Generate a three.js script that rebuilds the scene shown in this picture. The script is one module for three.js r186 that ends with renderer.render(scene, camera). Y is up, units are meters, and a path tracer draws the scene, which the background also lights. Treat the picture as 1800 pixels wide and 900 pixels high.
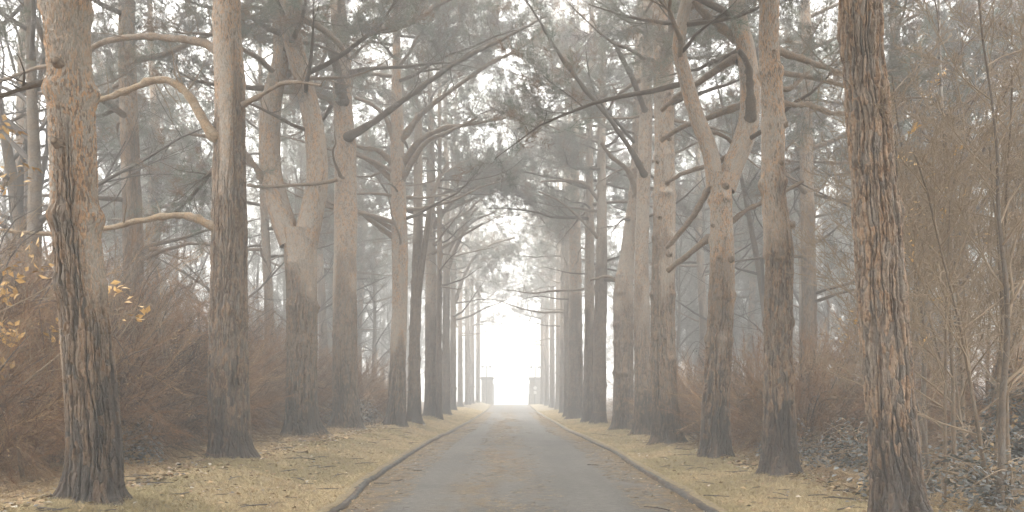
import * as THREE from 'three';
import { mergeGeometries } from 'three/addons/utils/BufferGeometryUtils.js';

// ------------------------------------------------------------------ camera, sky, sun, exposure
const scene = new THREE.Scene();
const EYE = 1.5;
const camera = new THREE.PerspectiveCamera(2 * Math.atan(450 / 1400) * 180 / Math.PI, 2, 0.1, 1500);
camera.position.set(0, EYE, 0);
camera.lookAt(0, EYE, -100);
camera.setViewOffset(1800, 900, 2, -247, 1800, 900);   // a shift lens: level camera, horizon low in the frame

{ // overcast, misty sky: one even sheet of cloud, a little brighter overhead
  const w = 64, h = 32, data = new Float32Array(w * h * 4);
  for (let j = 0; j < h; j++) for (let i = 0; i < w; i++) {
    const e = Math.max(0, Math.sin(((j + 0.5) / h - 0.5) * Math.PI)), l = 0.8 + 0.15 * e, k = (j * w + i) * 4;
    data[k] = l; data[k + 1] = l * 0.993; data[k + 2] = l * 0.965; data[k + 3] = 1;
  }
  const t = new THREE.DataTexture(data, w, h, THREE.RGBAFormat, THREE.FloatType);
  t.mapping = THREE.EquirectangularReflectionMapping; t.magFilter = THREE.LinearFilter; t.needsUpdate = true;
  scene.background = t; scene.environment = t;
}
const sun = new THREE.DirectionalLight(new THREE.Color(1, 0.95, 0.88), 1.4);
sun.position.set(-30, 60, -60); sun.castShadow = true; sun.shadow.radius = 40;
Object.assign(sun.shadow.camera, { left: -120, right: 120, top: 120, bottom: -120, near: 1, far: 400 });
sun.shadow.mapSize.set(2048, 2048);
scene.add(sun, sun.target);
scene.fog = new THREE.FogExp2(new THREE.Color(1, 0.992, 0.975), 0.0098);

const renderer = new THREE.WebGLRenderer({ antialias: true });
renderer.toneMapping = THREE.LinearToneMapping;
renderer.toneMappingExposure = 9.3;
renderer.shadowMap.enabled = true;

// ------------------------------------------------------------------ helpers
function rng(a) { return () => { a |= 0; a = a + 0x6D2B79F5 | 0; let t = Math.imul(a ^ a >>> 15, 1 | a); t = t + Math.imul(t ^ t >>> 7, 61 | t) ^ t; return ((t ^ t >>> 14) >>> 0) / 4294967296; }; }
function hsh(x, y, s) { let h = Math.imul(x, 374761393) + Math.imul(y, 668265263) + Math.imul(s, 1442695041) | 0; h = Math.imul(h ^ h >>> 13, 1274126177); h ^= h >>> 16; return (h >>> 0) / 4294967296; }
const clamp = (x, a = 0, b = 1) => x < a ? a : x > b ? b : x;
const sm = (a, b, t) => { t = clamp((t - a) / (b - a)); return t * t * (3 - 2 * t); };
const lerp = (a, b, t) => a + (b - a) * t;
function vn(x, y, s, px = 0) {        // value noise, repeating every px cells across x when px is set
  const ix = Math.floor(x), iy = Math.floor(y); let fx = x - ix, fy = y - iy;
  fx = fx * fx * (3 - 2 * fx); fy = fy * fy * (3 - 2 * fy);
  const x0 = px ? ((ix % px) + px) % px : ix, x1 = px ? (x0 + 1) % px : ix + 1;
  return lerp(lerp(hsh(x0, iy, s), hsh(x1, iy, s), fx), lerp(hsh(x0, iy + 1, s), hsh(x1, iy + 1, s), fx), fy);
}
const fbm = (x, y, s) => vn(x, y, s) * 0.5 + vn(x * 2.03, y * 2.03, s + 1) * 0.27 + vn(x * 4.1, y * 4.1, s + 2) * 0.15 + vn(x * 8.3, y * 8.3, s + 3) * 0.08;
const VO = { e: 0, id: 0 };
function voro(x, y, s, px) {          // cells that repeat every px across x: e = distance between nearest and second, id = a number of the nearest
  const ix = Math.floor(x), iy = Math.floor(y); let d1 = 9, d2 = 9, id = 0;
  for (let j = -1; j <= 1; j++) for (let i = -1; i <= 1; i++) {
    const cx = ix + i, cy = iy + j, wx = ((cx % px) + px) % px, a = hsh(wx, cy, s), b = hsh(wx, cy, s + 7);
    const dx = cx + 0.1 + a * 0.8 - x, dy = cy + 0.1 + b * 0.8 - y, d = Math.sqrt(dx * dx + dy * dy);
    if (d < d1) { d2 = d1; d1 = d; id = hsh(wx, cy, s + 13); } else if (d < d2) d2 = d;
  }
  VO.e = d2 - d1; VO.id = id; return VO;
}
const tex = (arr, w, h, srgb, ru = 1, rv = 1) => {
  const t = new THREE.DataTexture(arr, w, h, THREE.RGBAFormat); t.wrapS = t.wrapT = THREE.RepeatWrapping; t.magFilter = THREE.LinearFilter; t.minFilter = THREE.LinearFilter;
  if (srgb) t.colorSpace = THREE.SRGBColorSpace; t.repeat.set(ru, rv); t.needsUpdate = true; return t;
};
const enc = new Uint8Array(4097); for (let i = 0; i <= 4096; i++) { const c = i / 4096; enc[i] = Math.round(255 * (c <= 0.0031308 ? 12.92 * c : 1.055 * c ** (1 / 2.4) - 0.055)); }
const toS = (c) => enc[Math.round(clamp(c) * 4096)];

const used = {};
function numbered(n) { if (!(n in used)) { used[n] = 0; return n; } return n + '_' + String(++used[n]).padStart(3, '0'); }
function thing(name, label, category, x = 0, y = 0, z = 0, group) {
  const o = new THREE.Group(); o.name = numbered(name); o.position.set(x, y, z); o.userData = { label, category }; if (group) o.userData.group = group; scene.add(o); return o;
}
function part(name, geo, m, parent) { const o = new THREE.Mesh(geo, m); o.name = name; parent.add(o); return o; }
function copies(name, geo, m, mats, parent, colors) {
  const o = new THREE.InstancedMesh(geo, m, mats.length); o.name = name; o.userData.kind = 'stuff';
  mats.forEach((a, i) => o.setMatrixAt(i, a)); if (colors) colors.forEach((c, i) => o.setColorAt(i, c));
  (parent ?? scene).add(o); return o;
}
const V = (x, y, z) => new THREE.Vector3(x, y, z);
const UPV = V(0, 1, 0);
const mat = (r, g, b, rough = 0.9, extra = {}) => new THREE.MeshStandardMaterial({ color: new THREE.Color().setRGB(r, g, b), roughness: rough, ...extra });

class Acc {                            // collects tubes and faces, then makes one geometry
  constructor() { this.p = []; this.n = []; this.u = []; this.i = []; this.c = null; }
  tube(pts, nr, cap = false, us = 1) { // pts: [x, y, z, r]
    const base = this.p.length / 3, N = pts.length; let nx = 0, ny = 0, nz = 0, len = 0;
    for (let k = 0; k < N; k++) {
      const a = pts[Math.max(0, k - 1)], b = pts[Math.min(N - 1, k + 1)], q = pts[k];
      let tx = b[0] - a[0], ty = b[1] - a[1], tz = b[2] - a[2]; const tl = Math.hypot(tx, ty, tz) || 1; tx /= tl; ty /= tl; tz /= tl;
      if (k === 0) { if (Math.abs(ty) < 0.9) { nx = 0; ny = 1; nz = 0; } else { nx = 0; ny = 0; nz = -1; } } else len += Math.hypot(q[0] - pts[k - 1][0], q[1] - pts[k - 1][1], q[2] - pts[k - 1][2]);
      const d = nx * tx + ny * ty + nz * tz; nx -= d * tx; ny -= d * ty; nz -= d * tz; const nl = Math.hypot(nx, ny, nz) || 1; nx /= nl; ny /= nl; nz /= nl;
      const bx = ty * nz - tz * ny, by = tz * nx - tx * nz, bz = tx * ny - ty * nx;
      for (let j = 0; j <= nr; j++) {
        const th = j / nr * Math.PI * 2, c = Math.cos(th), s = Math.sin(th), ox = nx * c + bx * s, oy = ny * c + by * s, oz = nz * c + bz * s;
        this.p.push(q[0] + ox * q[3], q[1] + oy * q[3], q[2] + oz * q[3]); this.n.push(ox, oy, oz); this.u.push(j / nr, len * us);
      }
    }
    const w = nr + 1;
    for (let k = 0; k < N - 1; k++) for (let j = 0; j < nr; j++) { const a = base + k * w + j; this.i.push(a, a + 1, a + w, a + 1, a + w + 1, a + w); }
    if (cap) { const l = base + (N - 1) * w, q = pts[N - 1]; this.p.push(q[0], q[1], q[2]); const a = pts[N - 2]; const d = V(q[0] - a[0], q[1] - a[1], q[2] - a[2]).normalize(); this.n.push(d.x, d.y, d.z); this.u.push(0.5, 0); const m = this.p.length / 3 - 1; for (let j = 0; j < nr; j++) this.i.push(l + j, l + j + 1, m); }
    return this;
  }
  tri(a, b, c, n) { const ux = b[0] - a[0], uy = b[1] - a[1], uz = b[2] - a[2], vx = c[0] - a[0], vy = c[1] - a[1], vz = c[2] - a[2]; if ((uy * vz - uz * vy) * n[0] + (uz * vx - ux * vz) * n[1] + (ux * vy - uy * vx) * n[2] < 0) { const t = b; b = c; c = t; } const k = this.p.length / 3; this.p.push(...a, ...b, ...c); for (let i = 0; i < 3; i++) this.n.push(...n); this.u.push(0, 0, 1, 0, 0.5, 1); this.i.push(k, k + 1, k + 2); }
  get empty() { return !this.i.length; }
  geo() {
    const g = new THREE.BufferGeometry();
    g.setAttribute('position', new THREE.Float32BufferAttribute(this.p, 3)); g.setAttribute('normal', new THREE.Float32BufferAttribute(this.n, 3)); g.setAttribute('uv', new THREE.Float32BufferAttribute(this.u, 2));
    if (this.c) g.setAttribute('color', new THREE.Float32BufferAttribute(this.c, 3));
    g.setIndex(this.i); return g;
  }
}
function smooth(pts, sub) {            // Catmull-Rom through [x, y, z, r]
  const out = [], N = pts.length;
  for (let k = 0; k < N - 1; k++) {
    const a = pts[Math.max(0, k - 1)], b = pts[k], c = pts[k + 1], d = pts[Math.min(N - 1, k + 2)];
    for (let s = 0; s < sub; s++) {
      const t = s / sub, t2 = t * t, t3 = t2 * t, q = [];
      for (let m = 0; m < 4; m++) q.push(m === 3 ? lerp(b[3], c[3], t) : 0.5 * (2 * b[m] + (c[m] - a[m]) * t + (2 * a[m] - 5 * b[m] + 4 * c[m] - d[m]) * t2 + (3 * b[m] - a[m] - 3 * c[m] + d[m]) * t3));
      out.push(q);
    }
  }
  out.push(pts[N - 1].slice()); return out;
}

// ------------------------------------------------------------------ lie of the land (d = metres ahead of the camera)
const KERB_L = [[-20, -2.15], [6, -2.15], [10.5, -2.24], [14, -2.44], [17.5, -2.52], [24.7, -2.58], [35, -2.42], [52, -2.36], [80, -2.45], [111, -2.54], [600, -2.6]];
const KERB_R = [[-20, 2.55], [6, 2.5], [10.5, 2.53], [14, 2.57], [17.5, 2.63], [21, 2.7], [24.7, 2.62], [35, 2.42], [52, 2.42], [80, 2.45], [111, 2.46], [600, 2.6]];
function along(t, d) { for (let k = 1; k < t.length; k++) if (d <= t[k][0]) { const f = clamp((d - t[k - 1][0]) / (t[k][0] - t[k - 1][0])); return lerp(t[k - 1][1], t[k][1], f * f * (3 - 2 * f)); } return t[t.length - 1][1]; }
const kx = (side, d) => along(side < 0 ? KERB_L : KERB_R, d) + (vn(d * 0.4, 3 + side, 41) - 0.5) * 0.045 + (vn(d * 1.7, 3 + side, 43) - 0.5) * 0.015;
const lift = (d) => d < 70 ? 0 : d < 113 ? 0.31 * sm(70, 111, d) : 0.31 - 4.6 * sm(113, 190, d);
const roadY = (x, d) => lift(d) + 0.02 * (1 - (x / 2.5) ** 2);
function groundY(x, d) {
  const a = Math.abs(x), k = Math.abs(kx(x < 0 ? -1 : 1, d)), l = lift(d);
  if (a < k + 0.06) return l - 0.06;
  const rise = x < 0 ? 0.42 : 0.2, y = lerp(0.085, rise, sm(k + 0.1, 4.4, a));
  let hump = 0; if (d > 4 && d < 40) for (const k in PINES) { const t = PINES[k], q = (x - t.x) ** 2 + (d - t.d) ** 2; if (q < 4) hump += 0.1 * Math.exp(-q / 0.55); }
  return l + y + hump + (fbm(x * 0.6, d * 0.6, 5) - 0.5) * 0.09 * sm(k, k + 1, a) + (a > 5.5 ? (fbm(x * 0.15, d * 0.15, 9) - 0.45) * 0.9 * sm(5.5, 14, a) : 0);
}
const PINES = {
  L1: {x:-4.15,d:7.916,top:21,t:[[0.0,0.011,0.294],[0.008,0.158,0.269],[0.023,0.498,0.271],[-0.003,1.063,0.263],[-0.048,1.628,0.257],[-0.102,2.194,0.249],[-0.15,2.759,0.24],[-0.172,3.325,0.235],[-0.195,3.89,0.235],[-0.221,4.456,0.226],[-0.243,5.021,0.232]],s:[],b:[[[-0.43,4.173,0.05,0.028],[-0.701,4.088,0.1,0.02],[-0.927,3.947,0.15,0.014],[-1.267,3.721,0.2,0.011]]]},
  L2: {x:-4.787,d:13.622,top:22,t:[[0.0,0.0,0.389],[-0.015,0.272,0.375],[-0.039,1.051,0.36],[-0.049,2.024,0.341],[-0.058,2.997,0.321],[-0.063,3.483,0.316],[-0.054,3.97,0.316],[-0.054,4.943,0.297],[-0.029,6.305,0.263],[-0.049,6.889,0.253],[-0.063,7.862,0.238]],s:[],b:[[[-0.204,6.966,0,0.078],[-0.545,7.181,-0.1,0.068],[-1.129,7.297,-0.2,0.058],[-1.712,7.375,-0.3,0.054],[-2.345,7.326,-0.4,0.049],[-3.075,7.044,-0.5,0.039],[-3.658,6.889,-0.5,0.034],[-4.339,6.645,-0.5,0.024]],[[-0.272,5.526,0.1,0.083],[-0.467,5.838,0.1,0.078],[-0.691,6.188,0.1,0.073],[-0.983,6.422,0.1,0.063],[-1.323,6.431,0.1,0.054],[-1.761,6.256,0.1,0.049],[-2.277,6.13,0.1,0.044],[-2.88,6.305,0.1,0.034],[-3.561,6.402,0.1,0.019]],[[-0.272,3.97,0.05,0.063],[-0.594,4.116,0.1,0.058],[-0.934,4.155,0.1,0.054],[-1.421,4.067,0.15,0.049],[-2.102,3.902,0.2,0.044],[-2.977,3.824,0.2,0.039],[-3.561,3.853,0.2,0.029],[-4.048,3.931,0.2,0.019]],[[-0.272,5.429,-0.6,0.058],[-0.496,5.351,-1,0.054],[-0.739,5.312,-1.2,0.049],[-1.031,5.04,-1.3,0.044],[-1.323,4.748,-1.4,0.029],[-1.615,4.505,-1.4,0.019]],[[0.185,6.062,0,0.044],[0.623,6.13,0.3,0.034],[1.109,6.256,0.5,0.029],[1.742,6.091,0.8,0.019]]]},
  L3: {x:-5.422,d:20.712,top:21,t:[[0.0,-0.0,0.51],[-0.015,0.444,0.451],[-0.015,1.036,0.422],[-0.022,2.515,0.414],[-0.037,3.995,0.399],[-0.052,4.882,0.429],[-0.052,5.4,0.473]],s:[[[-0.288,5.03,0,0.311],[-0.466,5.548,0,0.325],[-0.673,6.214,0,0.296],[-0.821,6.953,0,0.266],[-0.851,7.841,0,0.266],[-0.762,8.877,0,0.244],[-0.614,9.912,-0.2,0.215],[-0.688,10.8,-0.4,0.192],[-0.88,11.688,-0.5,0.178],[-1.058,13.167,-0.6,0.148],[-1.206,14.795,-0.7,0.104]],[[0.052,5.03,0,0.355],[0.215,5.696,0,0.318],[0.362,6.51,0,0.281],[0.377,7.249,0,0.266],[0.259,8.285,0,0.252],[0.022,9.321,0,0.244],[-0.259,10.356,0,0.237],[-0.496,11.392,0,0.237],[-0.614,12.575,0,0.192],[-0.466,14.055,0,0.133],[-0.392,15.238,0,0.089]]],b:[[[-0.984,6.687,0.1,0.089],[-1.132,6.953,0.3,0.074],[-1.428,7.323,0.5,0.067],[-1.945,7.516,0.8,0.052],[-2.537,7.575,1.0,0.037]],[[-0.126,10.726,0.1,0.126],[-0.067,11.096,0.1,0.118],[-0.126,11.54,0.1,0.104],[-0.17,12.279,0.1,0.089]],[[-0.348,11.096,-0.2,0.096],[0.422,10.874,-0.6,0.081],[1.013,10.356,-1,0.059]],[[-1.354,6.51,0.2,0.044],[-0.762,6.436,0.3,0.037],[0.718,6.51,0.5,0.052],[1.013,6.584,0.5,0.059]]]},
  L4: {x:-5.29,d:25.627,top:23,t:[[0.0,0.0,0.458],[0.0,0.293,0.458],[-0.027,1.025,0.448],[-0.027,2.856,0.412],[-0.037,5.601,0.366],[-0.027,6.7,0.375],[-0.046,7.981,0.357],[-0.064,9.262,0.357],[-0.156,10.727,0.302],[-0.165,12.008,0.293],[-0.211,12.923,0.265],[-0.284,13.839,0.247]],s:[],b:[[[0.165,9.354,0.2,0.128],[0.934,9.775,0.3,0.101],[1.666,10.269,0.4,0.092],[2.489,10.818,0.5,0.082],[3.13,11.276,0.5,0.073],[3.551,11.569,0.5,0.064],[4.412,11.972,0.6,0.064],[5.327,12.374,0.7,0.046],[6.425,12.923,0.8,0.027]],[[-0.073,10.544,0.3,0.128],[-0.201,11.459,0.6,0.128],[-0.439,12.191,0.7,0.101],[-0.641,12.74,0.7,0.073]],[[-1.263,12.374,0.2,0.101],[-0.165,12.557,0.4,0.11],[0.659,12.685,0.5,0.11],[1.483,12.631,0.5,0.101],[2.398,12.923,0.6,0.082],[3.13,13.381,0.7,0.064],[4.778,13.839,0.8,0.037]],[[-0.439,10.507,0,0.082],[-0.897,10.69,0.1,0.073],[-1.995,10.763,0.2,0.064],[-3.094,10.452,0.3,0.046]]]},
  L5: {x:-4.237,d:29.077,top:24,t:[[0.0,0.0,0.395],[0.052,0.602,0.363],[0.104,2.056,0.312],[0.156,4.133,0.28],[0.187,6.21,0.291],[0.145,8.287,0.291],[0.083,10.364,0.249],[0.052,12.441,0.177],[0.052,14.31,0.135]],s:[],b:[[[0.228,10.405,0,0.114],[0.852,11.153,0.2,0.093],[1.578,11.714,0.4,0.083],[2.409,12.233,0.6,0.073],[3.448,12.856,0.8,0.062],[4.486,13.313,1,0.052],[5.525,13.998,1.2,0.031]],[[0.332,9.637,0,0.114],[0.955,10.322,0.3,0.093],[1.786,10.675,0.5,0.083],[2.825,10.779,0.7,0.062],[4.071,10.945,0.9,0.042]],[[0.249,8.91,0.1,0.114],[0.748,9.637,0.4,0.093],[1.267,10.198,0.6,0.083],[1.994,10.468,0.8,0.062],[3.032,10.883,1,0.042]],[[-0.083,8.952,0,0.093],[-0.706,9.492,0.2,0.083],[-1.329,9.845,0.4,0.073],[-2.16,10.198,0.6,0.052]],[[-0.125,9.637,0,0.093],[-0.602,10.052,0,0.083],[-1.225,10.115,0.2,0.073],[-1.952,10.468,0.4,0.052]],[[-0.042,10.364,0,0.083],[-0.291,11.195,0,0.083],[-0.81,11.714,0,0.073],[-1.433,11.984,0,0.052]],[[-0.125,6.937,0,0.083],[-0.706,7.352,0.2,0.083],[-1.288,7.768,0.4,0.062],[-1.952,8.038,0.6,0.042]],[[-0.125,7.207,0,0.073],[-0.81,7.664,-0.2,0.073],[-1.537,7.975,-0.4,0.052]]]},
  L6: {x:-3.918,d:32.17,top:23,t:[[0.0,0.0,0.31],[0.011,1.011,0.276],[0.023,3.309,0.241],[0.092,5.607,0.218],[0.161,7.905,0.195],[0.184,10.203,0.172],[0.195,12.5,0.138]],s:[[[0.172,5.147,0,0.138],[0.287,6.066,0.1,0.138],[0.471,7.215,0.2,0.115],[0.678,8.594,0.3,0.103],[0.931,9.513,0.4,0.08],[1.436,10.432,0.5,0.057]]],b:[]},
  L7: {x:-4.007,d:39.789,top:25,t:[[0.0,0.0,0.369],[0.014,0.995,0.327],[0.014,3.837,0.298],[0.014,6.679,0.298],[-0.014,9.521,0.242],[0.0,12.363,0.199],[0.0,15.205,0.142]],s:[],b:[[[0.142,9.521,0,0.099],[0.796,10.374,0.3,0.085],[1.648,11.084,0.6,0.071],[2.643,11.511,0.9,0.043]],[[-0.142,8.1,0,0.085],[0.512,8.384,0.3,0.071],[1.563,8.953,0.6,0.057],[2.643,9.521,0.9,0.043]]]},
  L8: {x:-3.535,d:39.273,top:24,t:[[0.0,0.014,0.168],[0.0,3.801,0.14],[0.014,8.009,0.126],[0.014,12.217,0.098]],s:[],b:[]},
  L9: {x:-3.989,d:48.774,top:26,t:[[0.0,0.0,0.296],[0.017,4.459,0.244],[0.052,9.685,0.209],[0.052,13.866,0.174]],s:[],b:[[[0.157,8.988,0,0.105],[0.749,10.382,0.3,0.105],[1.62,11.601,0.8,0.07],[3.014,12.124,1.2,0.052]],[[0.157,10.034,0,0.087],[1.097,11.427,0.5,0.07],[1.899,12.403,1,0.052]]]},
  L10: {x:-4.406,d:60.48,top:27,t:[[0.0,0.0,0.259],[0.022,5.27,0.238],[0.022,11.75,0.194],[0.022,16.07,0.151]],s:[],b:[[[0.173,8.294,0,0.13],[0.821,10.022,0.4,0.108],[1.685,11.534,0.8,0.108],[2.981,12.398,1.2,0.086],[4.709,12.83,1.6,0.054]]]},
  L11: {x:-5.086,d:80,top:28,t:[[0.0,0.062,0.286],[0.0,6.577,0.229],[0.0,16.862,0.171]],s:[],b:[]},
  L12: {x:-4.886,d:90,top:28,t:[[0.0,0.031,0.321],[-0.032,7.166,0.289],[-0.032,18.738,0.225]],s:[],b:[]},
  L13: {x:-4.76,d:98,top:29,t:[[0.0,0.004,0.28],[0.0,7.634,0.28],[0.0,20.234,0.21]],s:[],b:[]},
  L14: {x:-4.35,d:105,top:29,t:[[0.0,0.038,0.3],[0.037,8.063,0.263],[0.037,21.563,0.188]],s:[],b:[]},
  R1: {x:4.035,d:8.235,top:20,t:[[0.0,0.0,0.294],[-0.018,0.224,0.276],[-0.068,0.929,0.268],[-0.106,1.635,0.271],[-0.147,2.341,0.265],[-0.165,2.753,0.259],[-0.197,3.282,0.262],[-0.232,3.635,0.238],[-0.294,4.341,0.235],[-0.303,4.488,0.238],[-0.344,4.812,0.221],[-0.382,5.4,0.241]],s:[],b:[]},
  R2: {x:4.254,d:12.552,top:21,t:[[0.0,-0.0,0.309],[-0.013,0.377,0.278],[-0.027,1.273,0.256],[-0.04,2.17,0.224],[-0.04,3.066,0.233],[-0.031,3.246,0.233],[-0.058,3.783,0.233],[-0.13,4.59,0.188],[-0.143,5.756,0.175],[-0.215,6.652,0.157],[-0.22,7.549,0.152]],s:[],b:[[[-0.094,5.953,0,0.04],[0.247,5.935,-0.2,0.04],[0.605,6.007,-0.4,0.04],[1.143,5.935,-0.6,0.036],[2.04,6.07,-0.8,0.027],[2.488,6.294,-1,0.018]],[[-0.112,6.114,0,0.036],[0.202,6.204,-0.2,0.036],[0.426,6.383,-0.3,0.027],[0.605,6.563,-0.4,0.018]],[[-0.094,6.742,0,0.054],[0.426,6.724,-0.3,0.049],[0.964,6.697,-0.6,0.04],[1.681,6.652,-0.9,0.027],[2.398,6.921,-1.2,0.018]]]},
  R3: {x:4.21,d:16.396,top:20,t:[[0.0,-0.0,0.31],[0.006,0.562,0.305],[0.018,1.265,0.293],[0.059,2.436,0.264],[0.1,3.373,0.258],[0.105,4.134,0.252],[0.1,5.364,0.211],[0.123,5.832,0.234]],s:[[[0.006,5.598,0,0.176],[-0.064,6.125,0,0.164],[-0.182,6.535,0,0.158],[-0.369,7.004,0,0.152],[-0.533,7.531,0,0.146],[-0.673,8.058,0,0.135],[-0.755,8.526,0,0.129],[-0.673,9.053,0,0.123],[-0.568,9.58,0,0.117],[-0.533,10.517,0,0.094],[-0.615,11.805,0,0.064]],[[0.205,5.54,0,0.211],[0.381,6.067,0,0.211],[0.568,6.535,0,0.211],[0.697,7.062,0,0.199],[0.709,7.706,0,0.193],[0.627,8.409,0,0.182],[0.486,8.995,0,0.176],[0.427,9.58,0,0.164],[0.381,10.517,0,0.129],[0.322,12.04,0,0.082]]],b:[[[0.662,7.004,0.2,0.088],[0.591,7.472,0.4,0.07],[0.498,7.823,0.6,0.064],[0.264,8.058,0.8,0.047]],[[0.299,4.872,0,0.053],[0.615,5.106,0.1,0.047],[0.943,5.247,0.2,0.041],[1.669,5.598,0.4,0.029]],[[-0.088,5.598,-0.2,0.064],[-0.299,5.188,-0.4,0.059],[-0.556,4.837,-0.6,0.053],[-0.861,4.486,-0.8,0.047]],[[-0.123,4.544,-0.1,0.064],[-0.498,4.251,-0.4,0.059],[-0.849,3.982,-0.7,0.059]],[[0.404,6.301,-0.2,0.053],[0.053,6.207,-0.5,0.053],[-0.439,6.125,-0.8,0.047],[-0.814,5.973,-1.1,0.041]],[[0.591,7.355,-0.2,0.07],[0.029,7.238,-0.6,0.064],[-0.439,7.179,-1,0.059],[-0.861,7.004,-1.4,0.047]],[[0.381,8.315,-0.3,0.082],[-0.029,8.151,-0.8,0.064],[-0.498,7.941,-1.2,0.053],[-0.837,7.706,-1.5,0.047]],[[0.381,8.737,-0.1,0.082],[0.053,8.936,0,0.07],[-0.264,9.135,0.1,0.064],[-0.498,9.323,0.2,0.053]]]},
  R4: {x:4.248,d:21.667,top:22,t:[[0.0,0.0,0.41],[-0.023,0.48,0.387],[-0.062,1.254,0.364],[-0.116,2.801,0.34],[-0.124,4.349,0.333],[-0.093,5.896,0.302],[-0.085,7.444,0.279],[-0.101,8.992,0.263],[-0.101,10.539,0.279],[-0.116,11.468,0.248],[-0.132,12.087,0.217]],s:[],b:[[[-0.116,10.539,0.4,0.108],[0.008,10.926,0.5,0.093],[-0.023,11.468,0.6,0.077],[-0.039,12.087,0.7,0.07]]]},
  R5: {x:4.257,d:25.634,top:24,t:[[0.0,0.0,0.32],[-0.009,2.161,0.275],[-0.027,3.992,0.256],[-0.046,5.823,0.22],[-0.018,7.654,0.211],[0.064,9.485,0.22],[0.119,11.315,0.183],[0.156,12.963,0.165],[0.156,14.062,0.146]],s:[],b:[[[-0.046,8.386,0.3,0.092],[-0.558,9.027,0.8,0.073],[-1.291,9.759,1.4,0.064],[-2.206,10.583,2,0.055],[-2.939,11.315,2.6,0.046],[-3.396,11.865,3,0.037],[-3.854,12.414,3.3,0.027]],[[-0.009,10.492,0.2,0.082],[-0.375,11.132,0.6,0.073],[-0.833,11.773,1,0.064],[-1.144,12.231,1.2,0.046]]]},
  R6: {x:4.279,d:30.333,top:23,t:[[0.0,0.0,0.422],[0.0,1.235,0.401],[0.0,3.402,0.379],[0.011,5.135,0.39],[0.152,6.652,0.271],[0.293,8.168,0.195],[0.433,9.468,0.184],[0.52,12.068,0.162],[0.553,14.235,0.13]],s:[],b:[[[-0.076,5.568,0,0.065],[-0.552,5.893,-0.3,0.054],[-1.202,5.785,-0.6,0.043]],[[0.487,8.927,0.1,0.097],[0.098,9.793,0.4,0.087],[-0.509,10.118,0.8,0.076],[-0.986,10.552,1.2,0.054]]]},
  R7: {x:4.126,d:37.143,top:24,t:[[0.0,-0.0,0.332],[0.013,1.22,0.318],[0.027,3.873,0.305],[0.093,6.527,0.292],[0.119,9.18,0.239],[0.106,11.833,0.199],[0.106,14.486,0.172]],s:[],b:[[[-0.093,10.506,0,0.08],[-0.623,11.037,0.3,0.08],[-1.419,11.169,0.6,0.066],[-2.746,11.037,1,0.04]],[[-0.04,8.649,0,0.08],[-0.623,9.18,0.4,0.066],[-1.817,10.108,0.9,0.053],[-2.879,10.506,1.3,0.033]]]},
  R8: {x:3.788,d:39.14,top:24,t:[[0.0,0.014,0.294],[0.07,4.012,0.252],[0.084,6.808,0.238],[0.098,9.603,0.224],[0.084,12.399,0.182],[0.084,15.195,0.154]],s:[],b:[]},
  R9: {x:3.833,d:46.667,top:25,t:[[0.0,0.0,0.467],[-0.017,1.2,0.45],[-0.05,4.533,0.417],[-0.067,7.867,0.367],[-0.067,11.2,0.333],[-0.083,14.533,0.25]],s:[],b:[[[-0.267,11.867,0,0.1],[-0.933,12.533,0.4,0.083],[-2.1,12.867,0.8,0.067],[-3.1,13.033,1.2,0.05]]]},
  R10: {x:3.733,d:52.0,top:26,t:[[0.0,-0.0,0.279],[-0.037,4.903,0.241],[-0.037,12.331,0.204]],s:[],b:[]},
  R11: {x:3.965,d:60.667,top:26,t:[[0.0,0.0,0.282],[0.022,5.503,0.26],[0.043,14.17,0.195]],s:[],b:[[[-0.065,14.17,0,0.108],[-1.062,14.82,0.5,0.087],[-2.362,15.037,1,0.065]]]},
  R12: {x:4.477,d:75.072,top:27,t:[[0.0,-0.0,0.295],[0.0,6.488,0.241],[0.0,17.213,0.188]],s:[],b:[]},
  R13: {x:4.484,d:86,top:28,t:[[0.0,0.09,0.307],[-0.031,7.154,0.276],[-0.031,19.44,0.215]],s:[],b:[]},
  R14: {x:4.354,d:96,top:28,t:[[0.0,0.124,0.309],[-0.034,7.736,0.274],[-0.034,21.45,0.206]],s:[],b:[]},
  R15: {x:4.16,d:104,top:28,t:[[0.0,0.197,0.297],[-0.037,8.22,0.26],[0.0,23.077,0.223]],s:[],b:[]}
};
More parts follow.
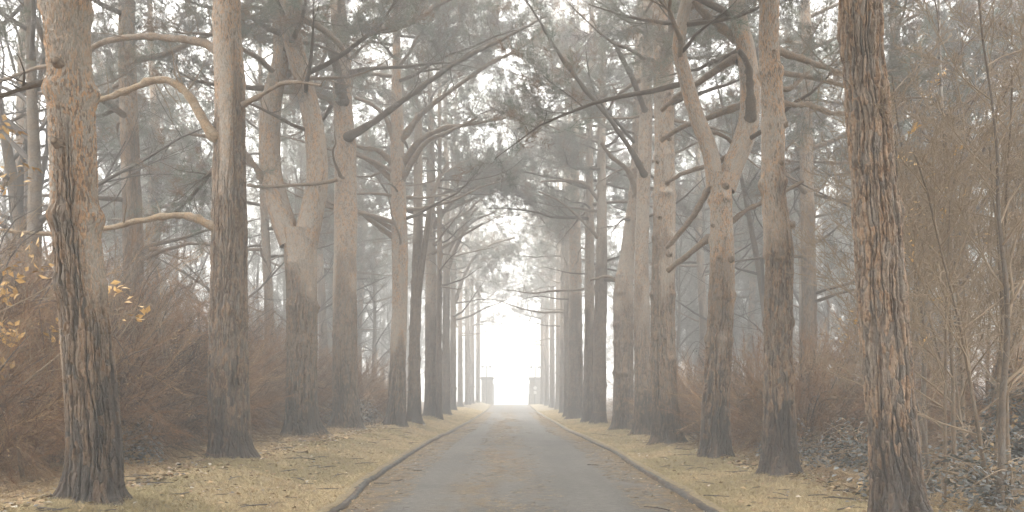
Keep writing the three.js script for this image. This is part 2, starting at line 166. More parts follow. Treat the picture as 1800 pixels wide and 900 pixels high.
// ------------------------------------------------------------------ ground, road, kerbs
function grainTex(s, n, lo, hi, cells) {
  const a = new Uint8Array(n * n * 4);
  for (let j = 0; j < n; j++) for (let i = 0; i < n; i++) {
    let v = 0; const u = i / n, w = j / n;
    for (const [c, k] of cells) { const x = u * c, y = w * c, ix = Math.floor(y); v += k * lerp(vn(x, ix, s + c, c), vn(x, (ix + 1) % c, s + c, c), ((t) => t * t * (3 - 2 * t))(y - ix)); }
    const k = (j * n + i) * 4, g = Math.round(255 * clamp(lerp(lo, hi, v))); a[k] = a[k + 1] = a[k + 2] = g; a[k + 3] = 255;
  }
  return a;
}
const grainA = grainTex(11, 512, 0.45, 1.0, [[256, 0.45], [90, 0.3], [23, 0.25]]);
const grainB = grainTex(19, 512, 0.3, 1.15, [[256, 0.6], [120, 0.25], [11, 0.15]]);
function gridSheet(xs, ds, yf, cf, uvs) {
  const p = [], u = [], c = [], idx = [], w = xs(0).length;
  ds.forEach((d) => xs(d).forEach((x) => { p.push(x, yf(x, d), -d); u.push(x / uvs, d / uvs); c.push(...cf(x, d)); }));
  for (let j = 0; j < ds.length - 1; j++) for (let i = 0; i < w - 1; i++) { const a = j * w + i; idx.push(a, a + 1, a + w, a + 1, a + w + 1, a + w); }
  const g = new THREE.BufferGeometry(); g.setAttribute('position', new THREE.Float32BufferAttribute(p, 3)); g.setAttribute('uv', new THREE.Float32BufferAttribute(u, 2)); g.setAttribute('color', new THREE.Float32BufferAttribute(c, 3)); g.setIndex(idx); g.computeVertexNormals(); return g;
}
const rows = []; for (let d = -25; d < 640;) { rows.push(d); d += d < 4 ? 0.7 : d < 30 ? 0.14 : d < 60 ? 0.3 : d < 125 ? 0.8 : 12; }
const half = [0, 1.2]; for (let o = 0; o < 3.6; o += 0.12) half.push(-1 - o); for (const o of [4.2, 5, 6, 7.5, 9, 11, 14, 18, 24, 32, 45, 70, 110, 180, 300, 500]) half.push(-1 - o);
const DRY = [0.45, 0.35, 0.2], OLIVE = [0.33, 0.265, 0.145], LITTER = [0.22, 0.14, 0.075], DARK = [0.08, 0.057, 0.04];
const mix3 = (a, b, t) => [lerp(a[0], b[0], t), lerp(a[1], b[1], t), lerp(a[2], b[2], t)];
const vergeEdge = (x, d) => (x < 0 ? 4.9 : 4.7) + (fbm(d * 0.35, x < 0 ? 2 : 7, 61) - 0.5) * 2.2;
function groundTone(x, d) {
  const a = Math.abs(x), n = fbm(x * 0.9, d * 0.7, 21), n2 = fbm(x * 2.6, d * 2.2, 25), k = Math.abs(kx(x < 0 ? -1 : 1, d));
  let c = mix3(DRY, OLIVE, sm(0.42, 0.66, n) * 0.9); c = mix3(c, LITTER, sm(0.5, 0.68, n2) * 0.55);
  c = mix3(c, DRY, 1 - sm(k + 0.1, k + 0.5 + n * 0.4, a));
  const out = sm(-0.35, 0.5, a - vergeEdge(x, d)); c = mix3(c, mix3(LITTER, DARK, sm(0.4, 0.75, n2) * 0.7), out);
  return c;
}
{
  const xs = (d) => [...half.slice(2).reverse().map((o) => kx(-1, d) + o + 0.94), kx(-1, d) - 0.03, kx(-1, d) + 0.02, 0, kx(1, d) - 0.02, kx(1, d) + 0.03, ...half.slice(2).map((o) => kx(1, d) - o - 0.94)];
  const g = gridSheet(xs, rows, groundY, groundTone, 1.1);
  const o = part('ground', g, new THREE.MeshStandardMaterial({ vertexColors: true, roughness: 1, map: tex(grainA, 512, 512, true), bumpMap: tex(grainA, 512, 512, false), bumpScale: 0.018 }), scene); o.userData.kind = 'structure';
}
{
  const rr = []; for (let d = -25; d < 240;) { rr.push(d); d += d < 4 ? 1 : d < 30 ? 0.1 : d < 60 ? 0.22 : 0.6; }
  const xs = (d) => { const a = kx(-1, d) - 0.02, b = kx(1, d) + 0.02, o = []; for (let i = 0; i <= 64; i++) o.push(lerp(a, b, i / 64)); return o; };
  const ASPH = [0.195, 0.181, 0.162], PALE = [0.238, 0.22, 0.196], TAN = [0.27, 0.195, 0.11], RUST = [0.22, 0.145, 0.085];
  const cf = (x, d) => {
    const n = fbm(x * 1.6, d * 0.35, 31), f = fbm(x * 5, d * 2.2, 35), e = Math.min(x - kx(-1, d), kx(1, d) - x);
    let c = mix3(ASPH, PALE, sm(0.35, 0.65, n)); c = mix3(c, [0.14, 0.135, 0.128], 0.45 * sm(0.58, 0.72, fbm(x * 0.5, d * 0.9, 39)));
    const edge = 1 - sm(0.05, 0.95, e + (fbm(x * 2, d * 0.8, 33) - 0.5) * 1.1);
    const mid = Math.exp(-(((x + 0.28) / 0.62) ** 2)) * sm(0.4, 0.62, fbm(x * 1.2, d * 0.24, 37) + 0.06) * 0.95;
    const k = clamp(Math.max(edge * 0.8, mid * 0.9) * (0.1 + 1.2 * sm(0.32, 0.66, f) * (0.5 + vn(x * 17, d * 9, 36))));
    return mix3(c, mix3(TAN, RUST, sm(0.35, 0.65, fbm(x * 3, d, 38))), k);
  };
  const o = part('road', gridSheet(xs, rr, roadY, cf, 0.7), new THREE.MeshStandardMaterial({ vertexColors: true, roughness: 0.92, map: tex(grainB, 512, 512, true), bumpMap: tex(grainB, 512, 512, false), bumpScale: 0.004 }), scene); o.userData.kind = 'structure';
}
const kerbTex = tex(grainA, 512, 512, true);
for (const s of [-1, 1]) {             // old asphalt-topped kerb: a low rounded hump, mossy and worn
  const p = [], c = [], u = [], idx = [], prof = [[-0.02, -0.08], [-0.005, 0.03], [0.006, 0.055], [0.022, 0.07], [0.055, 0.076], [0.09, 0.072], [0.115, 0.055], [0.15, -0.06]]; let row = 0;
  for (let d = -25; d < 150; d += d < 4 ? 0.6 : d < 35 ? 0.09 : 0.3, row++) {
    const k = kx(s, d), hgt = 1 + (fbm(d * 0.9, s * 9, 51) - 0.5) * 0.5, w = 1 + (vn(d * 1.3, s * 5, 55) - 0.5) * 0.3;
    prof.forEach(([o, y], i) => {
      const j = (vn(d * 6, i * 3.1, 57 + s) - 0.5) * 0.022 + (vn(d * 17, i * 2.3, 58 + s) - 0.5) * 0.012;
      p.push(k + s * (o * w + j), lift(d) + y * hgt + (y > 0 ? j : 0), -d); u.push(i * 0.05, d * 1.1);
      const t = fbm(d * 1.4, i * 0.7 + s * 4, 53), f = vn(d * 7, i * 2, 59); c.push(...mix3(mix3([0.19, 0.18, 0.168], [0.21, 0.15, 0.105], sm(0.42, 0.62, t)), [0.06, 0.054, 0.048], sm(0.5, 0.85, f) * 0.8));
    });
  }
  const w = prof.length; for (let j = 0; j < row - 1; j++) for (let i = 0; i < w - 1; i++) { const a = j * w + i; if (s > 0) idx.push(a, a + 1, a + w, a + 1, a + w + 1, a + w); else idx.push(a, a + w, a + 1, a + 1, a + w, a + w + 1); }
  const g = new THREE.BufferGeometry(); g.setAttribute('position', new THREE.Float32BufferAttribute(p, 3)); g.setAttribute('color', new THREE.Float32BufferAttribute(c, 3)); g.setAttribute('uv', new THREE.Float32BufferAttribute(u, 2)); g.setIndex(idx); g.computeVertexNormals();
  part(s < 0 ? 'kerb_left' : 'kerb_right', g, new THREE.MeshStandardMaterial({ vertexColors: true, roughness: 0.95, map: kerbTex }), scene).userData.kind = 'structure';
}

// ------------------------------------------------------------------ bark
const P_GREY = [0.22, 0.188, 0.158], P_TAN = [0.36, 0.262, 0.182], P_ORANGE = [0.3, 0.178, 0.1], P_DARK = [0.065, 0.053, 0.044], P_FURROW = [0.07, 0.055, 0.044];
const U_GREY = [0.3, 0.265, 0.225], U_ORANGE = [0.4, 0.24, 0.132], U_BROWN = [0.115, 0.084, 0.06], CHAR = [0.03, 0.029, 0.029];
function barkMaps(seed, C, vis, top, W, H, split, warm, deep = 0.58) {     // vis metres of trunk take 85% of the map, the rest of its height the remaining 15%
  const hA = new Float32Array(W * H), col = new Uint8Array(W * H * 4), bmp = new Uint8Array(W * H * 4);
  const n1 = Math.max(6, Math.round(C / 0.095)), nb = n1 * 2, n2 = n1 * 4, n3 = Math.max(4, Math.round(C / 0.3)), n4 = n1 * 6;
  for (let j = 0; j < H; j++) {
    const v = (j + 0.5) / H, y = v < 0.85 ? v / 0.85 * vis : vis + (v - 0.85) / 0.15 * (top - vis);
    for (let i = 0; i < W; i++) {
      const u = (i + 0.5) / W;
      const w1 = vn(u * n3 * 2, y * 2.4, seed + 1, n3 * 2) - 0.5, w2 = vn(u * n1 * 2, y * 9, seed + 2, n1 * 2) - 0.5, fine = vn(u * n4 * 2, y * 70, seed + 3, n4 * 2), mid = vn(u * n3, y * 1.3, seed + 4, n3), mot = vn(u * n1, y * 11, seed + 5, n1);
      const up = sm(-0.9, 0.9, y - split + (mid - 0.5) * 2.6 + (mot - 0.5) * 0.5);
      const wob = w1 * 0.55 + w2 * 0.35, r1 = Math.abs(2 * vn(u * nb + wob * 2, y * 1.25 + w2 * 0.25, seed + 20, nb) - 1), r2 = Math.abs(2 * vn(u * n2 + wob * 3, y * 3.2 + w2 * 0.5, seed + 24, n2) - 1);
      voro(u * nb * 1 + w2 * 0.9 + w1, y * 7.5 + w2 * 1.2, seed + 40, nb); const e1 = VO.e, id1 = VO.id;
      voro(u * n4 + w2 * 1.1, y * 24 + w2 * 1.5, seed + 60, n4); const e2 = VO.e, id2 = VO.id;
      const flake = sm(0.0, 0.3, e2), block = sm(0, 0.22, e1), rid = Math.min(sm(0, 0.26, r1), 0.45 + 0.55 * sm(0, 0.3, r2));
      const hl = rid * 0.5 + block * 0.22 * (0.4 + 0.6 * rid) + flake * 0.1 + fine * 0.1 + id1 * 0.14, hu = 0.6 + flake * 0.16 + fine * 0.12 + id2 * 0.14 + block * 0.06;
      const h = lerp(hl, hu, up); hA[j * W + i] = h;
      let cl = mix3(mix3(P_GREY, P_TAN, id1), P_ORANGE, warm * sm(0.4, 0.8, id1 * 0.35 + id2 * 0.35 + mot * 0.3)); cl = mix3(cl, P_DARK, 0.65 * sm(0.5, 0.8, mot * 0.5 + id2 * 0.5)); cl = mix3(cl, P_FURROW, 0.55 * (1 - sm(0.02, 0.2, r1)));
      cl = [cl[0] * deep, cl[1] * deep, cl[2] * deep];
      const blot = vn(u * n1 + w1, y * 4.5, seed + 9, n1), blot2 = vn(u * nb + w2, y * 13, seed + 10, nb);
      let cu = mix3(U_GREY, U_ORANGE, warm * sm(0.42, 0.68, id2 * 0.45 + blot * 0.25 + mot * 0.3)); cu = mix3(cu, U_BROWN, 0.85 * sm(0.56, 0.8, hsh(Math.round(id2 * 9999), 3, seed) * 0.6 + blot2 * 0.4)); cu = mix3(cu, U_BROWN, 0.5 * (1 - sm(0, 0.14, e2))); cu = mix3(cu, U_GREY, 0.5 * sm(0.5, 0.75, mid));
      let c = mix3(cl, cu, up);
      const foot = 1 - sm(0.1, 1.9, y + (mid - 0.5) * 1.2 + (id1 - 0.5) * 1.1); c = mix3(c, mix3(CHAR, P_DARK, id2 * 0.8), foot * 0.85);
      const g = 0.82 + 0.36 * fine, k = (j * W + i) * 4;
      col[k] = toS(c[0] * g); col[k + 1] = toS(c[1] * g); col[k + 2] = toS(c[2] * g); col[k + 3] = 255;
      bmp[k] = bmp[k + 1] = bmp[k + 2] = Math.round(255 * clamp(h * 0.85)); bmp[k + 3] = 255;
    }
  }
  const map = tex(col, W, H, true), m = new THREE.MeshStandardMaterial({ map, roughness: 0.95, bumpMap: tex(bmp, W, H, false), bumpScale: 0.02 });
  return { m, W, H, vis, top, v: (y) => y < vis ? 0.85 * y / vis : 0.85 + 0.15 * clamp((y - vis) / (top - vis)),
    h(u, v) { const x = ((u % 1) + 1) % 1 * W - 0.5, y = clamp(v, 0, 1) * H - 0.5, i = Math.floor(x), j = clamp(Math.floor(y), 0, H - 2), fx = x - i, fy = clamp(y - j), a = (i + W) % W, b = (i + 1) % W; return lerp(lerp(hA[j * W + a], hA[j * W + b], fx), lerp(hA[(j + 1) * W + a], hA[(j + 1) * W + b], fx), fy); } };
}
// trunk or stem swept along smoothed [x, y, z, r] rows, its bark standing out and sunk in as real relief
function barkTube(path, nr, step, stepAbove, bark, o = {}) {
  const s = smooth(path, 10), cum = [0]; for (let k = 1; k < s.length; k++) cum.push(cum[k - 1] + Math.hypot(s[k][0] - s[k - 1][0], s[k][1] - s[k - 1][1], s[k][2] - s[k - 1][2]));
  const at = (t) => { let k = 1; while (k < s.length - 1 && cum[k] < t) k++; const f = clamp((t - cum[k - 1]) / (cum[k] - cum[k - 1])); return [0, 1, 2, 3].map((m) => lerp(s[k - 1][m], s[k][m], f)); };
  const L = cum[cum.length - 1], ts = []; for (let t = 0; t < L;) { ts.push(t); t += at(t)[1] < bark.vis ? step : stepAbove; } ts.push(L);
  const p = [], u = [], idx = [], w = nr + 1; let n = V(0, 0, -1); const depth = o.depth ?? 0.03;
  ts.forEach((t, row) => {
    const q = at(t), a = at(Math.max(0, t - 0.06)), b = at(Math.min(L, t + 0.06)), tan = V(b[0] - a[0], b[1] - a[1], b[2] - a[2]).normalize();
    n = V(0, 0, -1).addScaledVector(tan, tan.z).normalize(); const bi = V().crossVectors(tan, n), v = bark.v(q[1]);
    for (let j = 0; j <= nr; j++) {
      const uu = j / nr, th = uu * Math.PI * 2, c = Math.cos(th), si = Math.sin(th);
      let r = q[3];
      if (o.foot) { const lob = 0.55 + 0.45 * Math.sin(th * o.foot[0] + o.foot[1]) + 0.3 * Math.sin(th * (o.foot[0] + 2) + o.foot[2]); r *= 1 + 0.55 * Math.exp(-Math.max(0, q[1]) / 0.2) * lob + 0.05 * Math.exp(-Math.max(0, q[1]) / 0.7); }
      r *= 1 + (vn(uu * 5, q[1] * 0.9, 71 + (o.seed ?? 0), 5) - 0.5) * 0.1;
      for (const [wy, wa, wt] of o.whorls ?? []) { const dy = (q[1] - wy) / 0.1; if (dy > -3 && dy < 3) r += wa * Math.exp(-dy * dy) * (0.55 + 0.45 * Math.cos(th * 3 + wt)); }
      r += (bark.h(uu, v) - 0.75) * Math.min(depth, q[3] * 0.25);
      p.push(q[0] + (n.x * c + bi.x * si) * r, q[1] + (n.y * c + bi.y * si) * r, q[2] + (n.z * c + bi.z * si) * r); u.push(uu, v);
    }
    if (row) for (let j = 0; j < nr; j++) { const k = (row - 1) * w + j; idx.push(k, k + 1, k + w, k + 1, k + w + 1, k + w); }
  });
  const g = new THREE.BufferGeometry(); g.setAttribute('position', new THREE.Float32BufferAttribute(p, 3)); g.setAttribute('uv', new THREE.Float32BufferAttribute(u, 2)); g.setIndex(idx); g.computeVertexNormals();
  const N = g.attributes.normal; for (let r = 0; r < ts.length; r++) { const a = r * w, b = a + nr, x = N.getX(a) + N.getX(b), y = N.getY(a) + N.getY(b), z = N.getZ(a) + N.getZ(b), l = Math.hypot(x, y, z) || 1; N.setXYZ(a, x / l, y / l, z / l); N.setXYZ(b, x / l, y / l, z / l); }
  return { g, at: (y) => { let k = 1; while (k < s.length - 1 && s[k][1] < y) k++; const f = clamp((y - s[k - 1][1]) / ((s[k][1] - s[k - 1][1]) || 1)); return [0, 1, 2, 3].map((m) => lerp(s[k - 1][m], s[k][m], f)); }, lo: s[0][1], hi: s[s.length - 1][1] };
}
const branchBark = (() => { // small flaky bark for limbs
  const n = 256, a = new Uint8Array(n * n * 4), b = new Uint8Array(n * n * 4);
  for (let j = 0; j < n; j++) for (let i = 0; i < n; i++) {
    const u = i / n, v = j / n, w = vn(u * 8, v * 8, 301, 8) - 0.5; voro(u * 6 + w, v * 14 + w, 303, 6); const e = sm(0, 0.25, VO.e), f = vn(u * 64, v * 64, 305, 64);
    const edge = Math.min(1, Math.min(v, 1 - v) * 12), c = mix3([0.2, 0.15, 0.11], mix3([0.34, 0.30, 0.255], [0.36, 0.26, 0.175], VO.id), 0.3 + 0.7 * e * edge), k = (j * n + i) * 4, g = 0.8 + 0.4 * f;
    a[k] = toS(c[0] * g); a[k + 1] = toS(c[1] * g); a[k + 2] = toS(c[2] * g); a[k + 3] = 255; b[k] = b[k + 1] = b[k + 2] = Math.round(120 * e + 100 * f); b[k + 3] = 255;
  }
  return (r, g, bl) => new THREE.MeshStandardMaterial({ map: tex(a, n, n, true), bumpMap: tex(b, n, n, false), bumpScale: 0.006, roughness: 0.95, color: new THREE.Color().setRGB(r, g, bl) });
})();
const M_BRANCH = branchBark(0.62, 0.6, 0.58), M_LIMB_DARK = branchBark(0.3, 0.29, 0.28), M_DEADWOOD = branchBark(0.8, 0.74, 0.63), M_CUT = mat(0.17, 0.125, 0.085), M_TWIG = mat(0.13, 0.10, 0.08);

// ------------------------------------------------------------------ pine foliage
function sprayGeo(seed) {              // a branchlet with needle-clad shoots, pointing along +y, about half a metre long
  const R = rng(seed), a = new Acc(), L = 0.5;
  const stick = (p, q, w) => { const d = q.clone().sub(p), s = V(d.z, 0.1, -d.x).normalize().multiplyScalar(w); const n = V().crossVectors(d, s).normalize(); a.tri([p.x - s.x, p.y - s.y, p.z - s.z], [p.x + s.x, p.y + s.y, p.z + s.z], [q.x, q.y, q.z], [n.x, n.y, n.z]); };
  stick(V(0, 0, 0), V(0, L, 0.02), 0.006);
  for (let k = 0; k < 13; k++) {
    const t = 0.12 + 0.88 * Math.sqrt((k + R()) / 13), az = R() * 6.28, p = V((R() - 0.5) * 0.03, L * t, (R() - 0.5) * 0.03), dir = V(Math.cos(az) * 0.8, 0.65 + R() * 0.4, Math.sin(az) * 0.8).normalize(), ln = 0.1 + R() * 0.12;
    const tip = p.clone().addScaledVector(dir, ln); stick(p, tip, 0.004);
    for (let m = 0; m < 22; m++) {
      const f = 0.15 + 0.85 * R(), b = p.clone().addScaledVector(dir, ln * f), rd = V(R() - 0.5, R() - 0.5, R() - 0.5).normalize(), nd = dir.clone().multiplyScalar(0.75).add(rd).normalize(), q = b.clone().addScaledVector(nd, 0.055 + R() * 0.035);
      const sd = V().crossVectors(nd, rd).normalize().multiplyScalar(0.0024), n = V().crossVectors(nd, sd).normalize();
      a.tri([b.x - sd.x, b.y - sd.y, b.z - sd.z], [b.x + sd.x, b.y + sd.y, b.z + sd.z], [q.x, q.y, q.z], [n.x, n.y, n.z]);
    }
  }
  return a.geo();
}
const SPRAYS = [sprayGeo(5), sprayGeo(6), sprayGeo(7)];
const M_NEEDLE = new THREE.MeshPhysicalMaterial({ color: 0xffffff, roughness: 1, transmission: 0.5, thickness: 0 });
const needleTone = (R) => { const t = R(); return t < 0.14 ? new THREE.Color().setRGB(0.17, 0.105, 0.06) : new THREE.Color().setRGB(0.13 + 0.04 * R(), 0.13 + 0.035 * R(), 0.112 + 0.02 * R()); };
const Q = new THREE.Quaternion();
function sprayAt(list, p, dir, s, R, lo = 0.35) { Q.setFromUnitVectors(UPV, V(dir[0], dir[1] + lo, dir[2]).normalize()); list.push(new THREE.Matrix4().compose(V(p[0], p[1], p[2]), Q.clone().multiply(new THREE.Quaternion().setFromAxisAngle(UPV, R() * 6.28)), V(s, s * (0.8 + R() * 0.5), s))); }
function crown(list, parent, R) {
  const by = [[], [], []]; list.forEach((m, i) => by[i % 3].push(m));
  by.forEach((l, i) => { if (l.length) copies('foliage', SPRAYS[i], M_NEEDLE, l, parent, l.map(() => needleTone(R))); });
}
const norm = (v) => { const l = Math.hypot(...v) || 1; return v.map((x) => x / l); };
// side twigs along a limb path; fol > 0 hangs needle sprays on them
function twigs(acc, path, R, o) {
  const N = path.length, tot = path.reduce((s, q, k) => k ? s + Math.hypot(q[0] - path[k - 1][0], q[1] - path[k - 1][1], q[2] - path[k - 1][2]) : 0, 0);
  const n = Math.round((o.n ?? 3) * tot);
  for (let i = 0; i < n; i++) {
    const t = (o.from ?? 0.3) + (1 - (o.from ?? 0.3)) * Math.pow(R(), 0.8), f = t * (N - 1), k = Math.min(N - 2, Math.floor(f)), q = [0, 1, 2, 3].map((m) => lerp(path[k][m], path[k + 1][m], f - k));
    const tan = norm([path[k + 1][0] - path[k][0], path[k + 1][1] - path[k][1], path[k + 1][2] - path[k][2]]);
    const rd = norm([R() - 0.5, (R() - 0.5) * 0.8 + 0.12, R() - 0.5]), dir = norm([tan[0] * 0.55 + rd[0], tan[1] * 0.4 + rd[1] + (o.droop ?? 0), tan[2] * 0.55 + rd[2]]);
    const ln = Math.max(0.25, (o.len ?? 0.35) * tot * (1.15 - 0.75 * t) * (0.5 + R() * 0.8)), r0 = Math.min(q[3] * 0.55, 0.008 + ln * 0.009), pts = []; let p = [q[0], q[1], q[2]], dd = dir;
    const ns = ln > 0.8 ? 5 : 3; for (let m = 0; m <= ns; m++) { pts.push([p[0], p[1], p[2], r0 * (1 - 0.8 * m / ns)]); dd = norm([dd[0] + (R() - 0.5) * 0.55, dd[1] + (R() - 0.42) * 0.5, dd[2] + (R() - 0.5) * 0.55]); p = [p[0] + dd[0] * ln / ns, p[1] + dd[1] * ln / ns, p[2] + dd[2] * ln / ns]; }
    acc.tube(pts, 3);
    if (o.fol) { const c = Math.max(1, Math.round(ln * o.fol)); for (let m = 0; m < c; m++) { const g = (m + 0.6 + R() * 0.4) / c * ns, a = Math.min(ns - 1, Math.floor(g)), h = g - a; sprayAt(o.list, [0, 1, 2].map((x) => lerp(pts[a][x], pts[a + 1][x], h) + (R() - 0.5) * 0.25), norm([dd[0] + (R() - 0.5), dd[1] + (R() - 0.5) * 0.6 + (o.droop ?? 0), dd[2] + (R() - 0.5)]), (o.size ?? 1) * (0.75 + R() * 0.6), R); } }
    if (o.deep && ln > 0.5) twigs(acc, pts, R, { n: o.deepN ?? 3.2, from: 0.25, len: 0.5, fol: o.fol, list: o.list, size: o.size, droop: o.droop, deep: o.deep - 1 });
  }
}
function limbPath(start, az, el, len, r, R, bend = 0.35) {
  const out = [], n = 7; let p = start.slice(0, 3), a = az, e = el;
  for (let k = 0; k <= n; k++) { out.push([p[0], p[1], p[2], Math.max(0.008, r * (1 - 0.86 * k / n))]); a += (R() - 0.5) * 0.45; e += (R() - 0.5) * 0.4 + bend / n * (k < 3 ? 0.6 : 1); const s = len / n; p = [p[0] + Math.cos(a) * Math.cos(e) * s, p[1] + Math.sin(e) * s, p[2] + Math.sin(a) * Math.cos(e) * s]; }
  return out;
}
// a whole pine: group at its foot > trunk, stems, branches, branch stubs, foliage
function pine(sp, o) {
  const slim = 0.97 / Math.sqrt(1 + (sp.x / sp.d) ** 2), R = rng(o.seed * 977 + 5), x = sp.x, y0 = groundY(x, sp.d) - (sp.d < 40 ? 0.08 : 0), g = thing('pine_tree', o.label, 'tree', x, y0, -sp.d, o.group);
  const path = sp.t.map(([px, py, r]) => [px, py, (vn(py * 0.25, o.seed, 91) - 0.5) * 0.25 * Math.min(1, py * 0.4), r * slim]);
  path.unshift([path[0][0], -0.3, path[0][2], path[0][3]]); if (path[1][1] < 0.02) path[1][1] = 0.02;
  const stems = [];
  if (!sp.s.length || o.leader) { let q = path[path.length - 1], n = 4; const tx = (R() - 0.5) * 0.8, h0 = q[1]; for (let k = 1; k <= n; k++) path.push([q[0] + tx * k / n, lerp(h0, sp.top, k / n), q[2] + (R() - 0.5) * 0.3, lerp(q[3], 0.05, k / n)]); }
  const bark = o.bark, wh = []; if (o.whorl) for (let y = 1.6 + R(); y < (sp.s.length ? path[path.length - 1][1] - 0.5 : sp.top * 0.6); y += 0.65 + R() * 0.6) wh.push([y, o.whorl * (0.5 + R()), R() * 6.28]);
  const tr = barkTube(path, o.nr, o.step, 0.25, bark, { foot: [3 + o.seed % 3, R() * 6, R() * 6], whorls: wh, depth: o.depth ?? 0.03, seed: o.seed }); part('trunk', tr.g, bark.m, g);
  if (!sp.s.length || o.leader) stems.push(tr);
  for (const st of sp.s) { const t = barkTube(st.map((q) => [q[0], q[1], q[2], q[3] * slim * 1.06]), Math.max(14, Math.round(o.nr * 0.6)), o.step * 1.2, 0.25, bark, { depth: 0.02, seed: o.seed + 3 }); part('stem', t.g, bark.m, g); stems.push(t); }
  const list = [];
  sp.b.forEach((b, i) => {
    const root = tr.hi > b[0][1] ? tr.at(b[0][1]) : stems.reduce((m, t) => { const q = t.at(b[0][1]); return !m || Math.abs(q[0] - b[0][0]) < Math.abs(m[0] - b[0][0]) ? q : m; }, null), far = Math.hypot(root[0] - b[0][0], root[2] - b[0][2]); if (far < root[3] * 2.2) b = [[lerp(root[0], b[0][0], 0.35), b[0][1] - 0.03, lerp(root[2], b[0][2], 0.5), b[0][3] * 1.5], [b[0][0], b[0][1], b[0][2], b[0][3] * 1.25], ...b.slice(1)];
    const a = new Acc(), f = o.fol?.[i], s = smooth(b, 5).map((q) => [q[0] + (R() - 0.5) * 0.02, q[1] + (R() - 0.5) * 0.02, q[2], Math.max(0.012, q[3] * (1 + (R() - 0.5) * 0.24 + (R() < 0.12 ? 0.3 : 0)))]); a.tube(s, 9, true, 1.2);
    twigs(a, s, R, f ? { n: f.n ?? 4, from: f.from ?? 0.35, len: f.len ?? 0.3, fol: f.k ?? 5, list, deep: 1, droop: f.droop ?? 0, size: f.size ?? 0.8 } : { n: o.bareTwigs ?? 3, from: 0.3, len: 0.24, deep: 1, deepN: 4 });
    part('branch', a.geo(), o.dead?.includes(i) ? M_DEADWOOD : o.dark?.includes(i) ? M_LIMB_DARK : M_BRANCH, g);
  });
  const [b0, b1] = o.bare, nb = o.nb, nf = o.nf, sc = o.size ?? 1;
  for (let i = 0; i < nb + nf; i++) {
    const live = i >= nb, st = stems[i % stems.length], lo = Math.max(st.lo, live ? b1 : b0), hi = live ? st.hi - 0.2 : b1 + 1.5; if (hi <= lo) continue;
    const fr = live ? (i - nb + R()) / nf : R(), y = lerp(lo, Math.min(hi, st.hi - 0.3), fr), q = st.at(y), az = o.az ? o.az[0] + (R() - 0.5) * o.az[1] : i * 2.4 + R() * 1.2;
    const rel = live ? fr : 0, len = (live ? lerp(4.6, 1.3, rel * rel) : 2 + R() * 2) * (0.7 + R() * 0.5) * sc, r = Math.min(q[3] * 0.45, 0.02 + len * 0.013);
    const p = limbPath([q[0] + Math.cos(az) * q[3] * 0.6, y, q[2] + Math.sin(az) * q[3] * 0.6], az, live ? lerp(-0.02, 0.6, rel) + (R() - 0.5) * 0.3 : 0.05 + (R() - 0.4) * 0.5, len, r, R, live ? 0.25 : 0.1), a = new Acc();
    a.tube(p, 6, false, 1.2); twigs(a, p, R, live ? { n: o.twigN ?? 2.6, from: 0.22, len: 0.34, fol: o.folK ?? 3.4, list, deep: o.deep ?? 1, size: o.spray ?? 1.1 } : { n: 1.8, from: 0.3, len: 0.3, deep: 1 });
    part('branch', a.geo(), R() < 0.5 ? M_BRANCH : M_LIMB_DARK, g);
  }
  for (const [sy, az, r, ln] of o.stubs ?? []) {  // sawn-off branch: a collar and a short peg with a pale cut face
    const q = tr.at(sy), dx = Math.sin(az), dz = Math.cos(az), a = new Acc(), at = (k) => q[3] + k; const row = (k, rr, up = 0) => [q[0] + dx * at(k), sy + up, q[2] + dz * at(k), rr];
    a.tube([row(-0.06, r * 1.5), row(0.0, r * 1.45), row(0.02, r * 1.05), row(ln, r, ln * 0.2)], 12);
    const s = part('branch_stub', a.geo(), M_BRANCH, g), c = new Acc(); c.tube([row(ln - 0.01, r * 0.93, ln * 0.2), row(ln + 0.004, r * 0.85, ln * 0.2)], 12, true); part('cut_face', c.geo(), M_CUT, s);
  }
  if (list.length) crown(list, g, R);
  return g;
}
